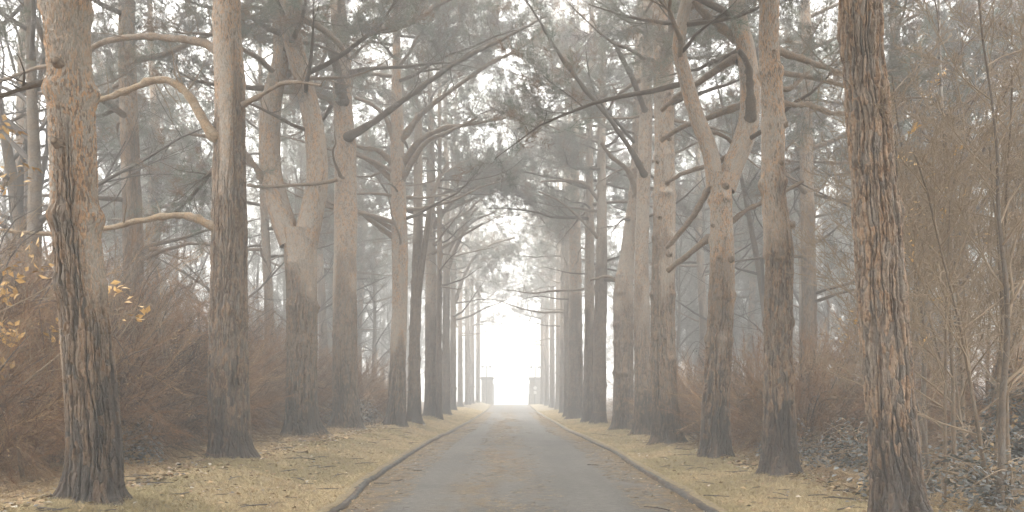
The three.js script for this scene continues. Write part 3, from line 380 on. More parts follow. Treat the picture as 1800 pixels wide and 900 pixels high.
// ------------------------------------------------------------------ the two rows of pines
const ORD = ['first', 'second', 'third', 'fourth', 'fifth', 'sixth', 'seventh', 'eighth', 'ninth', 'tenth', 'eleventh', 'twelfth', 'thirteenth', 'fourteenth', 'fifteenth'];
const visOf = (sp) => EYE - 0.2 + 697 / 1400 * sp.d + 0.4;
const farBarks = [0, 1, 2].map((k) => barkMaps(500 + k * 60, 2.0, 20, 29, 256, 1024, 5 + k * 1.5, [0.75, 1, 0.6][k]));
const OPT = {
  L1: { tier: 0, split: 2.6, warm: 1, bare: [6.5, 9.5], nb: 3, nf: 18, size: 1.3, spray: 1.5, stubs: [[4.29, -0.02, 0.045, 0.05], [3.52, -0.2, 0.042, 0.05], [5.6, 1.2, 0.05, 0.06]], fol: { 0: { n: 7, from: 0.2, len: 0.5, k: 3, droop: -0.1, size: 0.55 } }, dark: [0], label: 'nearest pine beside the brown bushes, with two sawn knots and a spreading root foot' },
  L2: { tier: 1, split: 5.6, warm: 0.9, bare: [8.2, 9.5], nb: 3, nf: 18, size: 1.3, spray: 1.5, whorl: 0.015, dead: [1, 2], fol: { 3: { n: 12, from: 0.25, len: 0.55, k: 5, droop: -0.55, size: 0.7 }, 0: { n: 1.2, from: 0.5, len: 0.25, k: 0.1 } }, dark: [3], label: 'straight pine with three long bare branches arching out over the brown bushes' },
  L3: { tier: 1, split: 4.6, warm: 1, bare: [7.5, 8.7], nb: 3, nf: 24, leader: false, folK: 4.6, label: 'forked pine in the row above the brown bushes, two stems parting like a tuning fork' },
  L4: { tier: 2, split: 4.6, warm: 1, bare: [8, 10.8], nb: 4, nf: 22, whorl: 0.02, dark: [0, 1], fol: { 2: { n: 3, from: 0.5, len: 0.25, k: 3.2 } }, folK: 4.2, label: 'pine behind the forked one, with a long dark branch reaching up over the road' },
  L5: { tier: 2, split: 3, warm: 1.15, bare: [6, 12], nb: 12, nf: 34, size: 1.2, folK: 4, whorl: 0.015, label: 'orange barked slender pine with many bare branches fanning out towards the road' },
  R1: { tier: 0, split: 30, warm: 0.9, deep: 0.95, bare: [6.8, 9], nb: 2, nf: 18, size: 1.3, spray: 1.5, whorl: 0.02, stubs: [[4.25, 0.25, 0.035, 0.015]], label: 'nearest pine on the bramble side, deeply furrowed brown trunk cut by the frame bottom' },
  R2: { tier: 1, split: 4.2, warm: 0.9, bare: [7.5, 9], nb: 3, nf: 18, size: 1.3, spray: 1.5, whorl: 0.055, fol: { 0: { n: 3.5, from: 0.45, len: 0.3, k: 3, size: 0.7 }, 2: { n: 6, from: 0.25, len: 0.42, k: 4.2, size: 0.75, droop: 0.15 } }, stubs: [[3.95, 1.25, 0.05, 0.06], [5.5, 1.1, 0.045, 0.05], [4.9, 0.5, 0.035, 0.03], [6.6, 0.2, 0.03, 0.03], [3.4, -0.4, 0.04, 0.03]], label: 'second pine on the bramble side, pale knobbly upper trunk with jutting branch stubs' },
  R3: { tier: 1, split: 3.4, warm: 1, bare: [6.2, 7.6], nb: 4, nf: 14, whorl: 0.06, leader: false, folK: 4, dark: [0], stubs: [[4.05, 0.55, 0.06, 0.05], [4.07, -0.45, 0.05, 0.06], [5.55, 0.2, 0.06, 0.04], [4.75, -1.0, 0.035, 0.06]], label: 'forked pine on the bramble side, knotted collar below two curving pale stems' },
  R4: { tier: 1, split: 5.2, warm: 0.8, bare: [7.5, 10.4], nb: 3, nf: 22, whorl: 0.05, dark: [0], folK: 4.2, stubs: [[5.1, 0.35, 0.07, 0.05], [7.0, 0.1, 0.05, 0.05], [8.2, 0.3, 0.055, 0.05], [9.4, 0.4, 0.05, 0.05], [6.1, -0.6, 0.05, 0.04], [7.6, -0.9, 0.045, 0.06]], label: 'stout pine next behind the forked one on the bramble side, ringed with old knots' },
  R5: { tier: 2, split: 4.5, warm: 0.7, bare: [8, 11], nb: 3, nf: 24, whorl: 0.02, dark: [0, 1], fol: { 0: { n: 1.2, from: 0.55, len: 0.25, k: 2.6, size: 0.9 } }, folK: 4.2, label: 'tall straight pine with one long dark branch slanting up across the road' },
  R6: { tier: 2, split: 5, warm: 0.8, bare: [7, 10], nb: 5, nf: 22, whorl: 0.07, label: 'thick crooked pine on the bramble side, leaning as it rises behind the tall straight one' },
};
const TIER = [[300, 0.011, 640, 2048, 0.05], [180, 0.02, 512, 2048, 0.05], [96, 0.045, 384, 1536, 0.034], [36, 0.14, 0, 0, 0.03]];
Object.entries(PINES).forEach(([k, sp], i) => {
  const left = k[0] === 'L', n = +k.slice(1), o = { seed: i + 3, tier: 3, bare: [6.5, 9.5 + (i % 3)], nb: sp.d < 75 ? 6 : 3, nf: sp.d < 35 ? 34 : sp.d < 45 ? 26 : 20, reach: sp.d > 32 ? 1.25 : 1, whorl: 0.05, size: sp.d > 32 ? 1.25 : 1, spray: sp.d > 45 ? 1.3 : 1.2, folK: sp.d > 45 ? 2.5 : 3.4, fol: k === 'L10' ? { 0: { n: 3.5, from: 0.4, len: 0.4, k: 2.6, droop: -0.8, size: 1.4 } } : k === 'L9' ? { 0: { n: 3, from: 0.5, len: 0.35, k: 2.4, droop: -0.5, size: 1.3 } } : undefined,
    group: left ? 'pines along the left side of the road' : 'pines along the right side of the road',
    label: `${ORD[n - 1]} pine of the ${left ? 'left' : 'right'} roadside row, ${sp.d > 70 ? 'faint' : 'greyed'} in the mist`, ...OPT[k] };
  const [nr, step, w, h, depth] = TIER[o.tier], vis = visOf(sp);
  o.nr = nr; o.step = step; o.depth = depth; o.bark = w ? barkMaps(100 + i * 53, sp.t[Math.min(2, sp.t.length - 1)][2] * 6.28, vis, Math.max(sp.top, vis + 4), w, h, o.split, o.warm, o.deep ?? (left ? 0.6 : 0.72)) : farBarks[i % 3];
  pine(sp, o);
});

// ------------------------------------------------------------------ wood behind the rows
function bareTree(acc, R, H, r, spread, levels = 4, lean = 0) {      // returns trunk path; fills acc with the boughs
  const trunk = [], n = 9; let p = [0, -0.15, 0], a = R() * 6.28, e = Math.PI / 2 - lean;
  for (let k = 0; k <= n; k++) { trunk.push([p[0], p[1], p[2], Math.max(0.012, r * (1 - 0.9 * k / n) * (k === 0 ? 1.25 : 1))]); a += (R() - 0.5); e += (R() - 0.5) * 0.16; const s = H / n; p = [p[0] + Math.cos(a) * Math.cos(e) * s, p[1] + Math.sin(e) * s, p[2] + Math.sin(a) * Math.cos(e) * s]; }
  const grow = (path, lv, len) => {
    const c = lv === 1 ? 14 : lv === 2 ? 6 : lv === 3 ? 5 : 4;
    for (let i = 0; i < c; i++) {
      const t = (lv === 1 ? 0.25 : 0.2) + 0.78 * (i + R()) / c * (lv === 1 ? 0.95 : 1), f = Math.min(0.999, t) * (path.length - 1), k = Math.floor(f), q = [0, 1, 2, 3].map((m) => lerp(path[k][m], path[k + 1][m], f - k));
      const tan = norm([path[k + 1][0] - path[k][0], path[k + 1][1] - path[k][1], path[k + 1][2] - path[k][2]]), rd = norm([R() - 0.5, (R() - 0.4) * 0.5, R() - 0.5]);
      let d = norm([tan[0] * 0.7 + rd[0] * spread, tan[1] * 0.7 + rd[1] * spread + 0.1, tan[2] * 0.7 + rd[2] * spread]); const ln = len * (1.1 - 0.6 * t) * (0.6 + 0.7 * R()), ns = lv < 3 ? 5 : 3, pts = []; let pp = q.slice(0, 3); const r0 = Math.max(0.004, Math.min(q[3] * 0.6, 0.004 + ln * 0.012));
      for (let m = 0; m <= ns; m++) { pts.push([pp[0], pp[1], pp[2], Math.max(0.0036, r0 * (1 - 0.8 * m / ns))]); d = norm([d[0] + (R() - 0.5) * 0.4, d[1] + (R() - 0.42) * 0.35, d[2] + (R() - 0.5) * 0.4]); pp = [pp[0] + d[0] * ln / ns, pp[1] + d[1] * ln / ns, pp[2] + d[2] * ln / ns]; }
      acc.tube(pts, lv === 1 ? 5 : 3, false, 1.2); if (lv < levels) grow(pts, lv + 1, ln * 0.5);
    }
  };
  grow(trunk, 1, H * 0.42); return trunk;
}
const M_BIRCH = (() => { const n = 256, a = new Uint8Array(n * n * 4); for (let j = 0; j < n; j++) for (let i = 0; i < n; i++) { const u = i / n, v = j / n, s = sm(0.62, 0.74, vn(u * 4, v * 26, 411, 4)), m = vn(u * 16, v * 16, 413, 16), c = mix3(mix3([0.33, 0.30, 0.265], [0.21, 0.185, 0.155], m), [0.07, 0.06, 0.055], s), k = (j * n + i) * 4; for (let q = 0; q < 3; q++) a[k + q] = toS(c[q]); a[k + 3] = 255; } return new THREE.MeshStandardMaterial({ map: tex(a, n, n, true), roughness: 0.8 }); })();
const M_GREYBARK = branchBark(0.4, 0.4, 0.4), M_TANBARK = branchBark(0.55, 0.52, 0.47), M_TANTWIG = mat(0.26, 0.195, 0.13), M_DARKTWIG = mat(0.085, 0.072, 0.062), M_BIRCHTWIG = mat(0.15, 0.11, 0.085);
const stock = {};
function bareKind(key, seed, H, r, spread, levels, mt, mb, lean) {
  const R = rng(seed), a = new Acc(), tp = bareTree(a, R, H, r, spread, levels, lean), t = new Acc(); t.tube(smooth(tp, 2), 9, false, 0.8); stock[key] = { t: t.geo(), b: a.geo(), mt, mb };
}
bareKind('oakA', 21, 13, 0.2, 0.95, 4, M_GREYBARK, M_DARKTWIG); bareKind('oakB', 22, 15, 0.22, 1.0, 4, M_GREYBARK, M_DARKTWIG, 0.1); bareKind('oakC', 23, 11, 0.15, 0.9, 4, M_GREYBARK, M_DARKTWIG, 0.2);
bareKind('birchA', 31, 11, 0.075, 0.7, 4, M_BIRCH, M_BIRCHTWIG, 0.05); bareKind('birchB', 32, 9, 0.06, 0.7, 4, M_BIRCH, M_BIRCHTWIG, 0.12);
bareKind('sapA', 41, 5.2, 0.035, 0.85, 4, M_TANBARK, M_TANTWIG, 0.15); bareKind('sapB', 42, 4.4, 0.03, 0.95, 4, M_TANBARK, M_TANTWIG, 0.3); bareKind('sapC', 43, 6, 0.04, 0.8, 4, M_GREYBARK, M_TANTWIG, 0.1);
function plantBare(key, name, label, category, x, d, s, turn, group) { const k = stock[key], g = thing(name, label, category, x, groundY(x, d) - 0.03, -d, group); g.rotation.y = turn; g.scale.setScalar(s); part('trunk', k.t, k.mt, g); part('boughs', k.b, k.mb, g); return g; }
const FARL = 'bare tree standing in the mist behind the left row of pines', FARR = 'bare tree standing in the mist behind the right row of pines';
[['oakA', -9.5, 16, 1, 0.3], ['oakB', -12, 21, 1, 1.4], ['oakC', -15, 18, 1.1, 2.2], ['oakA', -16, 26, 1.1, 3.9], ['oakC', -10.5, 27, 1.0, 0.9], ['oakB', -21, 33, 1.1, 5], ['oakC', -9, 37, 1, 4.1], ['oakA', -14, 39, 1, 2.9], ['oakC', -11, 46, 1.1, 0.2], ['oakB', -19, 47, 1, 1.9], ['oakA', -9.5, 56, 1, 5.5], ['oakC', -13, 62, 1.2, 3], ['oakB', -25, 58, 1.1, 0.7]].forEach(([k, x, d, s, t]) => plantBare(k, 'bare_tree', FARL, 'tree', x, d, s, t, 'misty bare trees behind the left row'));
[['oakC', 10, 19, 1, 1.1], ['oakA', 13, 23, 1, 2.3], ['oakB', 10, 29, 0.9, 0.4], ['oakC', 16, 30, 1.1, 4.4], ['oakA', 9, 36, 1, 3.3], ['oakB', 15, 40, 1, 5.1], ['oakC', 9, 45, 1.1, 0.8], ['oakB', 20, 37, 1.1, 1.6], ['oakA', 10, 54, 1.1, 2.7], ['oakC', 12, 63, 1.2, 4.9]].forEach(([k, x, d, s, t]) => plantBare(k, 'bare_tree', FARR, 'tree', x, d, s, t, 'misty bare trees behind the right row'));
[['birchA', 8.2, 14.5, 1, 0.5, 'slender white birch just right of the knobbly pine, leaning among bare twigs'], ['birchB', 9.4, 16, 1, 2, 'thin pale birch stem between the two nearest right hand pines'], ['birchA', 10.6, 14.2, 0.9, 3.3, 'pale birch behind the nearest right hand pine'], ['birchB', 10.2, 12.4, 1.1, 4.4, 'white patched birch trunk deep in the twig thicket near the picture edge'], ['birchA', 12.4, 19, 1, 5.2, 'faint birch at the back of the right hand thicket']].forEach(([k, x, d, s, t, l]) => plantBare(k, 'birch_tree', l, 'tree', x, d, s, t, 'birches in the right hand thicket'));
const SAP = 'bare tan sapling in the tangled thicket right of the nearest pine';
[['sapA', 5.0, 9.2, 0.72, 0.0], ['sapB', 5.4, 9.0, 0.97, 1.4], ['sapC', 5.3, 10, 0.77, 2.7], ['sapA', 5.9, 9.8, 1.02, 4.1], ['sapB', 6.2, 10.6, 0.82, 5.5], ['sapC', 5.7, 11, 1.07, 0.6], ['sapA', 6.6, 11.4, 1.02, 1.9], ['sapB', 6.9, 12.2, 1.27, 3.3], ['sapC', 7.4, 12.6, 1.07, 4.7], ['sapA', 6.4, 12.8, 0.87, 6.1], ['sapB', 7.8, 13.6, 1.12, 1.1], ['sapC', 7.2, 14.5, 0.92, 2.5], ['sapA', 8.4, 14.2, 1.17, 3.9], ['sapB', 8.9, 15.5, 0.97, 5.3], ['sapC', 5.2, 8.5, 1.07, 0.3], ['sapA', 6.1, 9.6, 0.87, 1.7], ['sapB', 5.6, 12.6, 1.27, 3.1], ['sapC', 8.2, 12.9, 1.07, 4.5]].forEach(([k, x, d, s, t]) => plantBare(k, 'bare_sapling', SAP, 'sapling', x, d, s, t, 'saplings of the right hand thicket'));

{ // a few pines farther in the wood, all of one build
  const straight = (top, r) => ({ x: 0, d: 30, top, t: [[0, 0, r], [0.1, 4, r * 0.85], [-0.1, 9, r * 0.7]], s: [], b: [] });
  const src = [[17, 0.24, 71], [20, 0.28, 72]].map(([top, r, seed], i) => { const sp = straight(top, r); const g = pine(sp, { seed, nr: 24, step: 0.3, bark: farBarks[i], bare: [4, 7], nb: 6, nf: 15, spray: 1.5, folK: 2.4, size: 1.15, label: '', group: '' }); return g; });
  const L = 'misty pine deep in the wood behind the left row', Rr = 'misty pine deep in the wood behind the right row';
  [[-9.5, 31, 0], [-13.5, 30, 1], [-10, 42, 1], [-17, 36, 0], [-11, 58, 1], [-9.8, 20.5, 1], [-15.5, 25, 0], [-13, 18, 0], [-9.6, 48, 0], [9.5, 25.5, 1], [12.5, 34, 0], [9.8, 41, 0], [14.5, 48, 1], [11, 58, 1], [13.5, 17.5, 0], [16.5, 22, 1], [12, 25.5, 0], [19.5, 30, 1], [17, 27, 0]].forEach(([x, d, k], i) => {
    const first = i === 0 || i === 1; const g = first ? src[i] : src[k].clone(); if (!first) { g.name = numbered('pine_tree'); scene.add(g); }
    g.position.set(x, groundY(x, d), -d); g.rotation.y = i * 1.7; g.scale.setScalar(0.92 + (i * 37 % 17) / 100);
    g.userData = { label: x < 0 ? L : Rr, category: 'tree', group: x < 0 ? 'misty pines behind the left row' : 'misty pines behind the right row' };
  });
}

{ // the wood goes on behind: a mass of misty trees on both sides
  const R = rng(777), gs = []; for (let i = 0; i < 420; i++) { const h = 3 + 15 * Math.pow(R(), 0.8), az = R() * 6.28, rr = 3.4 * Math.sqrt(R()) * (h < 5 ? 0.6 : 1 - 0.55 * (h - 5) / 13), g = SPRAYS[i % 3].clone(), s = 1.6 + R() * 1.2; g.applyMatrix4(new THREE.Matrix4().compose(V(Math.cos(az) * rr, h, Math.sin(az) * rr), new THREE.Quaternion().setFromEuler(new THREE.Euler((R() - 0.5) * 2, R() * 6.28, (R() - 0.5) * 2)), V(s, s, s))); gs.push(g); }
  const foliage = mergeGeometries(gs), tk = new Acc(); tk.tube(smooth([[0, -0.5, 0, 0.26], [0.1, 6, 0, 0.2], [-0.1, 12, 0.1, 0.13], [0, 18.5, 0, 0.03]], 3), 7); const spots = [], bare = [];
  for (let i = 0; i < 130; i++) { const s = i & 1 ? 1 : -1, d = 18 + 75 * Math.pow(R(), 0.8), x = s * (s < 0 ? 17 : 14) + s * R() * 34, sc = 0.8 + R() * 0.4, m = new THREE.Matrix4().compose(V(x, groundY(x, d) - 0.1, -d), Q.setFromAxisAngle(UPV, R() * 6.28).clone(), V(sc, sc, sc)); (R() < (s > 0 ? 0.75 : 0.42) ? spots : bare).push(m); }
  for (let i = 0; i < 30; i++) { const s = i & 1 ? 1 : -1, d = 44 + 66 * R(), x = s * (9 + R() * 9), sc = 0.8 + R() * 0.45, m = new THREE.Matrix4().compose(V(x, groundY(x, d) - 0.1, -d), Q.setFromAxisAngle(UPV, R() * 6.28).clone(), V(sc, sc, sc)); (R() < 0.5 ? spots : bare).push(m); }
  const M_FARNEEDLE = new THREE.MeshPhysicalMaterial({ color: new THREE.Color().setRGB(0.14, 0.138, 0.118), roughness: 1, transmission: 0.5, thickness: 0 });
  const add = (name, label, geo, m, mats) => { const o = copies(name, geo, m, mats, null); o.userData.label = label; o.userData.category = 'wood'; };
  add('distant_pine_foliage', 'misty grey mass of pine foliage far back in the wood', foliage, M_FARNEEDLE, spots); add('distant_pine_trunks', 'misty pine trunks far back in the wood', tk.geo(), M_GREYBARK, spots); add('distant_bare_wood', 'misty tangle of leafless trees far back in the wood', mergeGeometries([stock.oakC.t, stock.oakC.b]), M_DARKTWIG, bare);
}

{ // the avenue and its wood go on behind the camera and shade the foreground
  const sp = { x: 0, d: 30, top: 19, t: [[0, 0, 0.32], [0.1, 4, 0.28], [-0.1, 9, 0.22]], s: [], b: [] }, src = pine(sp, { seed: 88, nr: 24, step: 0.3, bark: farBarks[2], bare: [4, 6], nb: 4, nf: 34, spray: 1.8, folK: 4, size: 1.3, label: '', group: '' });
  [[-4.3, 1], [4.4, 0.5], [-4.5, -6], [4.3, -7], [-4.2, -13], [4.4, -14], [-10, -14], [10, -15]].forEach(([x, d], i) => {
    const g = i ? src.clone() : src; if (i) { g.name = numbered('pine_tree'); scene.add(g); } g.position.set(x, groundY(x, d), -d); g.rotation.y = i * 2.1; g.scale.setScalar(0.95 + (i * 29 % 13) / 90);
    g.userData = { label: 'pine standing out of view beside or behind the camera', category: 'tree', group: 'pines beside and behind the camera' };
  });
}

// ------------------------------------------------------------------ undergrowth
const strip = (a, p, d, ln, w, R, sag, segs = 2) => { // a thin bent strand
  let q = p.slice(), dd = d; for (let k = 0; k < segs; k++) { const n = norm([dd[0] + (R() - 0.5) * 0.35, dd[1] - sag / segs, dd[2] + (R() - 0.5) * 0.35]), e = [q[0] + dd[0] * ln / segs, q[1] + dd[1] * ln / segs, q[2] + dd[2] * ln / segs], s = norm([dd[2] + 0.01, 0.3, -dd[0]]), wk = w * (1 - k / segs * 0.7), nn = norm([dd[1] * s[2] - dd[2] * s[1], dd[2] * s[0] - dd[0] * s[2], dd[0] * s[1] - dd[1] * s[0]]);
    a.tri([q[0] - s[0] * wk, q[1] - s[1] * wk, q[2] - s[2] * wk], [q[0] + s[0] * wk, q[1] + s[1] * wk, q[2] + s[2] * wk], e, nn); q = e; dd = n; } return q; };
function wispGeo(seed) { // a spray of fine broom twigs about 0.8 m long
  const R = rng(seed), a = new Acc(); let p = [0, 0, 0], d = [0, 1, 0];
  for (let k = 0; k < 5; k++) { const q = strip(a, p, d, 0.17, 0.004, R, 0, 1); for (let m = 0; m < 15; m++) { const f = R(), b = [lerp(p[0], q[0], f), lerp(p[1], q[1], f), lerp(p[2], q[2], f)]; strip(a, b, norm([d[0] + (R() - 0.5) * 1.5, d[1] * 0.8 + (R() - 0.3) * 0.6, d[2] + (R() - 0.5) * 1.5]), 0.14 + R() * 0.28, 0.0024, R, 0.7, 2); } p = q; d = norm([d[0] + (R() - 0.5) * 0.4, d[1] - 0.1, d[2] + (R() - 0.5) * 0.4]); }
  return a.geo();
}
const WISPS = [wispGeo(51), wispGeo(52)], M_WISP = new THREE.MeshStandardMaterial({ color: 0xffffff, roughness: 0.95 });
function leafGeo(ln, w, fold) { const a = new Acc(), n1 = norm([fold, 1, 0]), n2 = norm([-fold, 1, 0]); a.tri([0, 0, 0], [w / 2, w * fold * 0.5, ln * 0.45], [0, 0, ln], n1); a.tri([0, 0, 0], [0, 0, ln], [-w / 2, w * fold * 0.5, ln * 0.45], n2); return a.geo(); }
function leafSpray(seed, n, ln, w, rad) { const R = rng(seed), gs = [], l = leafGeo(ln, w, 0.35); for (let i = 0; i < n; i++) { const g = l.clone(), s = 0.7 + R() * 0.6; g.applyMatrix4(new THREE.Matrix4().compose(V((R() - 0.5) * rad, (R() - 0.5) * rad, (R() - 0.5) * rad), new THREE.Quaternion().setFromEuler(new THREE.Euler((R() - 0.5) * 1.4, R() * 6.28, (R() - 0.5) * 1.2)), V(s, s, s))); gs.push(g); } return mergeGeometries(gs); }
const M_LEAF = new THREE.MeshStandardMaterial({ color: 0xffffff, roughness: 0.55 });
const RUST_LEAVES = leafSpray(84, 6, 0.07, 0.04, 0.3);
function broomKind(seed, H, rad, n) {
  const R = rng(seed), stems = new Acc(), mats = [[], []], cols = [[], []];
  const light = new Acc(); for (let i = 0; i < 90; i++) { const az = R() * 6.28, o = rad * 0.5 * R(), q = 0.6 + 0.5 * R(), h = H * (0.35 + 0.65 * R()), w = (R() - 0.5) * 0.9; light.tube(smooth([[Math.cos(az) * o, 0, Math.sin(az) * o, 0.008], [Math.cos(az + w) * rad * 0.5 * q, h * 0.6, Math.sin(az + w) * rad * 0.5 * q, 0.007], [Math.cos(az + w * 1.6) * rad * 0.9 * q, h * 0.92, Math.sin(az + w * 1.6) * rad * 0.9 * q, 0.005], [Math.cos(az + w * 2) * rad * 1.12 * q, h * (0.45 + 0.4 * R()), Math.sin(az + w * 2) * rad * 1.12 * q, 0.003]], 3), 3); }
  for (let i = 0; i < 16; i++) { const az = R() * 6.28, o = rad * 0.25 * R(), p = [[Math.cos(az) * o, -0.1, Math.sin(az) * o, 0.022], [Math.cos(az) * rad * 0.4, H * 0.4, Math.sin(az) * rad * 0.4, 0.016], [Math.cos(az) * rad * 0.65, H * 0.7 * (0.7 + 0.4 * R()), Math.sin(az) * rad * 0.65, 0.01], [Math.cos(az) * rad * 0.95, H * 0.8 * (0.6 + 0.5 * R()), Math.sin(az) * rad * 0.95, 0.005]]; stems.tube(smooth(p, 3), 4); }
  for (let i = 0; i < n; i++) {
    const az = R() * 6.28, f = Math.pow(R(), 0.4), e = Math.asin(R()), lump = 0.72 + 0.5 * vn(az * 1.6, e * 3, seed, 10), x = Math.cos(az) * Math.cos(e) * rad * f * lump, z = Math.sin(az) * Math.cos(e) * rad * f * lump, y = Math.sin(e) * H * 0.86 * f * lump + 0.15;
    const dr = R() < 0.35 ? -0.7 : 0.5; Q.setFromUnitVectors(UPV, V(x / rad + (R() - 0.5) * 0.9, dr + (R() - 0.4) * 0.8, z / rad + (R() - 0.5) * 0.9).normalize()); const s = 0.75 + R() * 0.7;
    mats[i & 1].push(new THREE.Matrix4().compose(V(x, y, z), Q, V(s, s, s))); const t = vn(x * 1.3 + 20, y * 1.3 + z, seed + 3) * 0.6 + R() * 0.4, g = 0.45 + R() * 1.0;
    cols[i & 1].push(t < 0.4 ? new THREE.Color().setRGB(0.075 * g, 0.058 * g, 0.046 * g) : t < 0.72 ? new THREE.Color().setRGB(0.23 * g, 0.13 * g, 0.068 * g) : new THREE.Color().setRGB(0.38 * g, 0.25 * g, 0.135 * g));
  }
  const lm = [], lc = []; for (let i = 0; i < 260; i++) { const az = R() * 6.28, f = 0.6 + 0.45 * R(), e = Math.asin(R()), g = 0.6 + R() * 0.8; lm.push(new THREE.Matrix4().compose(V(Math.cos(az) * Math.cos(e) * rad * f, 0.2 + Math.sin(e) * H * 0.8 * f, Math.sin(az) * Math.cos(e) * rad * f), new THREE.Quaternion().setFromEuler(new THREE.Euler(R() * 3, R() * 6, R() * 3)), V(1, 1, 1))); lc.push(R() < 0.25 ? new THREE.Color().setRGB(0.42 * g, 0.28 * g, 0.12 * g) : new THREE.Color().setRGB(0.2 * g, 0.11 * g, 0.06 * g)); }
  return { lm, lc, stems: stems.geo(), light: light.geo(), mats, cols };
}
const BROOM = [broomKind(61, 4.3, 2.0, 1150), broomKind(62, 3.2, 1.8, 950), broomKind(63, 2.4, 1.5, 700)];
function plantBroom(k, label, x, d, s, t, group) { const b = BROOM[k], g = thing('brown_broom_bush', label, 'bush', x, groundY(x, d), -d, group); g.rotation.y = t; g.scale.set(s, s, s); part('stems', b.stems, M_DARKTWIG, g); part('arching_stalks', b.light, M_TANTWIG, g); copies('dead_leaves', RUST_LEAVES, M_LEAF, b.lm, g, b.lc); b.mats.forEach((m, i) => copies('twigs', WISPS[i], M_WISP, m, g, b.cols[i])); }
const BG = 'brown bushes behind the pines';
[[0, 'tall brown twiggy bush at the left edge of the picture', -8.4, 11.6, 1, 0.4], [1, 'brown bush low behind the nearest left pine', -7.2, 12.6, 0.9, 1.7], [0, 'tall brown bush filling the gap between the first two left pines', -8.2, 16.0, 1.05, 2.9], [1, 'rounded brown bush beside the foot of the second left pine', -7.6, 17.6, 0.95, 4.1], [2, 'small brown bush at the leaf litter edge left of the first pine', -6.9, 9.6, 0.85, 5.2], [0, 'brown bush behind the tall one in the first gap', -10.2, 18.5, 1.1, 0.9], [0, 'brown bush between the second left pine and the forked pine', -8.4, 21.5, 1, 3.7], [1, 'brown bush just behind the forked left pine', -8.2, 26, 1.1, 2.2], [0, 'greyish brown bush behind the fourth left pine', -8.8, 30, 1, 5.5], [2, 'low misty bush beyond the fourth left pine', -6.6, 31.5, 1.1, 1.1], [2, 'faint low bush between the fifth and sixth left pines', -6.8, 37, 1.1, 2.4],
 [1, 'brown bush behind the forked right pine', 6.3, 21, 0.85, 0.6], [2, 'low brown bush between the forked right pine and the knobbly one', 6.4, 17.6, 1, 1.8], [1, 'brown bush behind the knobbly right pine', 8.6, 18.6, 1, 3.1], [2, 'small brown bush behind the stout right pine', 6.1, 26.5, 1, 4.6], [2, 'brown bush deep in the right thicket', 8.8, 13.2, 0.9, 5.7], [2, 'faint brown bush past the crooked right pine', 6.4, 34, 1.1, 0.3]].forEach(([k, l, x, d, s, t]) => plantBroom(k, l, x, d, s, t, BG));

const BRAMBLE_LEAVES = leafSpray(81, 12, 0.075, 0.05, 0.34), HOLLY_LEAVES = leafSpray(82, 22, 0.07, 0.035, 0.4), OAK_LEAVES = leafSpray(83, 5, 0.11, 0.06, 0.22);
function leafBush(name, label, cat, x, d, H, rad, n, leaves, tone, seed, group, canes) {
  const R = rng(seed), g = thing(name, label, cat, x, groundY(x, d), -d, group), a = new Acc(), mats = [], cols = [];
  for (let i = 0; i < canes; i++) { const az = R() * 6.28, o = 0.3 * rad, h = H * (0.5 + R() * 0.7), l = rad * (0.7 + R() * 0.8), p = [[Math.cos(az + 2) * o, -0.05, Math.sin(az + 2) * o, 0.009], [Math.cos(az) * l * 0.25, h * 0.75, Math.sin(az) * l * 0.25, 0.008], [Math.cos(az + 0.2) * l * 0.65, h * 0.95, Math.sin(az + 0.2) * l * 0.65, 0.006], [Math.cos(az + 0.5) * l, h * (0.35 + 0.5 * R()), Math.sin(az + 0.5) * l, 0.004]]; a.tube(smooth(p, 4), 4); }
  part('canes', a.geo(), canes > 15 ? M_TANTWIG : M_DARKTWIG, g);
  for (let i = 0; i < n; i++) { const az = R() * 6.28, f = Math.pow(R(), 0.45), e = Math.asin(R()), lump = 0.7 + 0.55 * vn(az * 1.6, e * 3, seed, 10), s = 0.7 + R() * 0.6; mats.push(new THREE.Matrix4().compose(V(Math.cos(az) * Math.cos(e) * rad * f * lump, 0.1 + Math.sin(e) * H * f * lump, Math.sin(az) * Math.cos(e) * rad * f * lump), new THREE.Quaternion().setFromEuler(new THREE.Euler((R() - 0.5) * 0.8, R() * 6.28, (R() - 0.5) * 0.8)), V(s, s, s))); cols.push(tone(R)); }
  copies('leaves', leaves, M_LEAF, mats, g, cols); return g;
}
const bramTone = (R) => { const t = R(), g = 0.7 + R() * 0.6; return t < 0.62 ? new THREE.Color().setRGB(0.15 * g, 0.155 * g, 0.15 * g) : t < 0.85 ? new THREE.Color().setRGB(0.075 * g, 0.08 * g, 0.068 * g) : new THREE.Color().setRGB(0.36 * g, 0.25 * g, 0.13 * g); };
const hollyTone = (R) => { const g = 0.7 + R() * 0.6; return new THREE.Color().setRGB(0.06 * g, 0.066 * g, 0.06 * g); };
const oakTone = (R) => { const g = 0.75 + R() * 0.5; return new THREE.Color().setRGB(0.55 * g, 0.34 * g, 0.12 * g); };
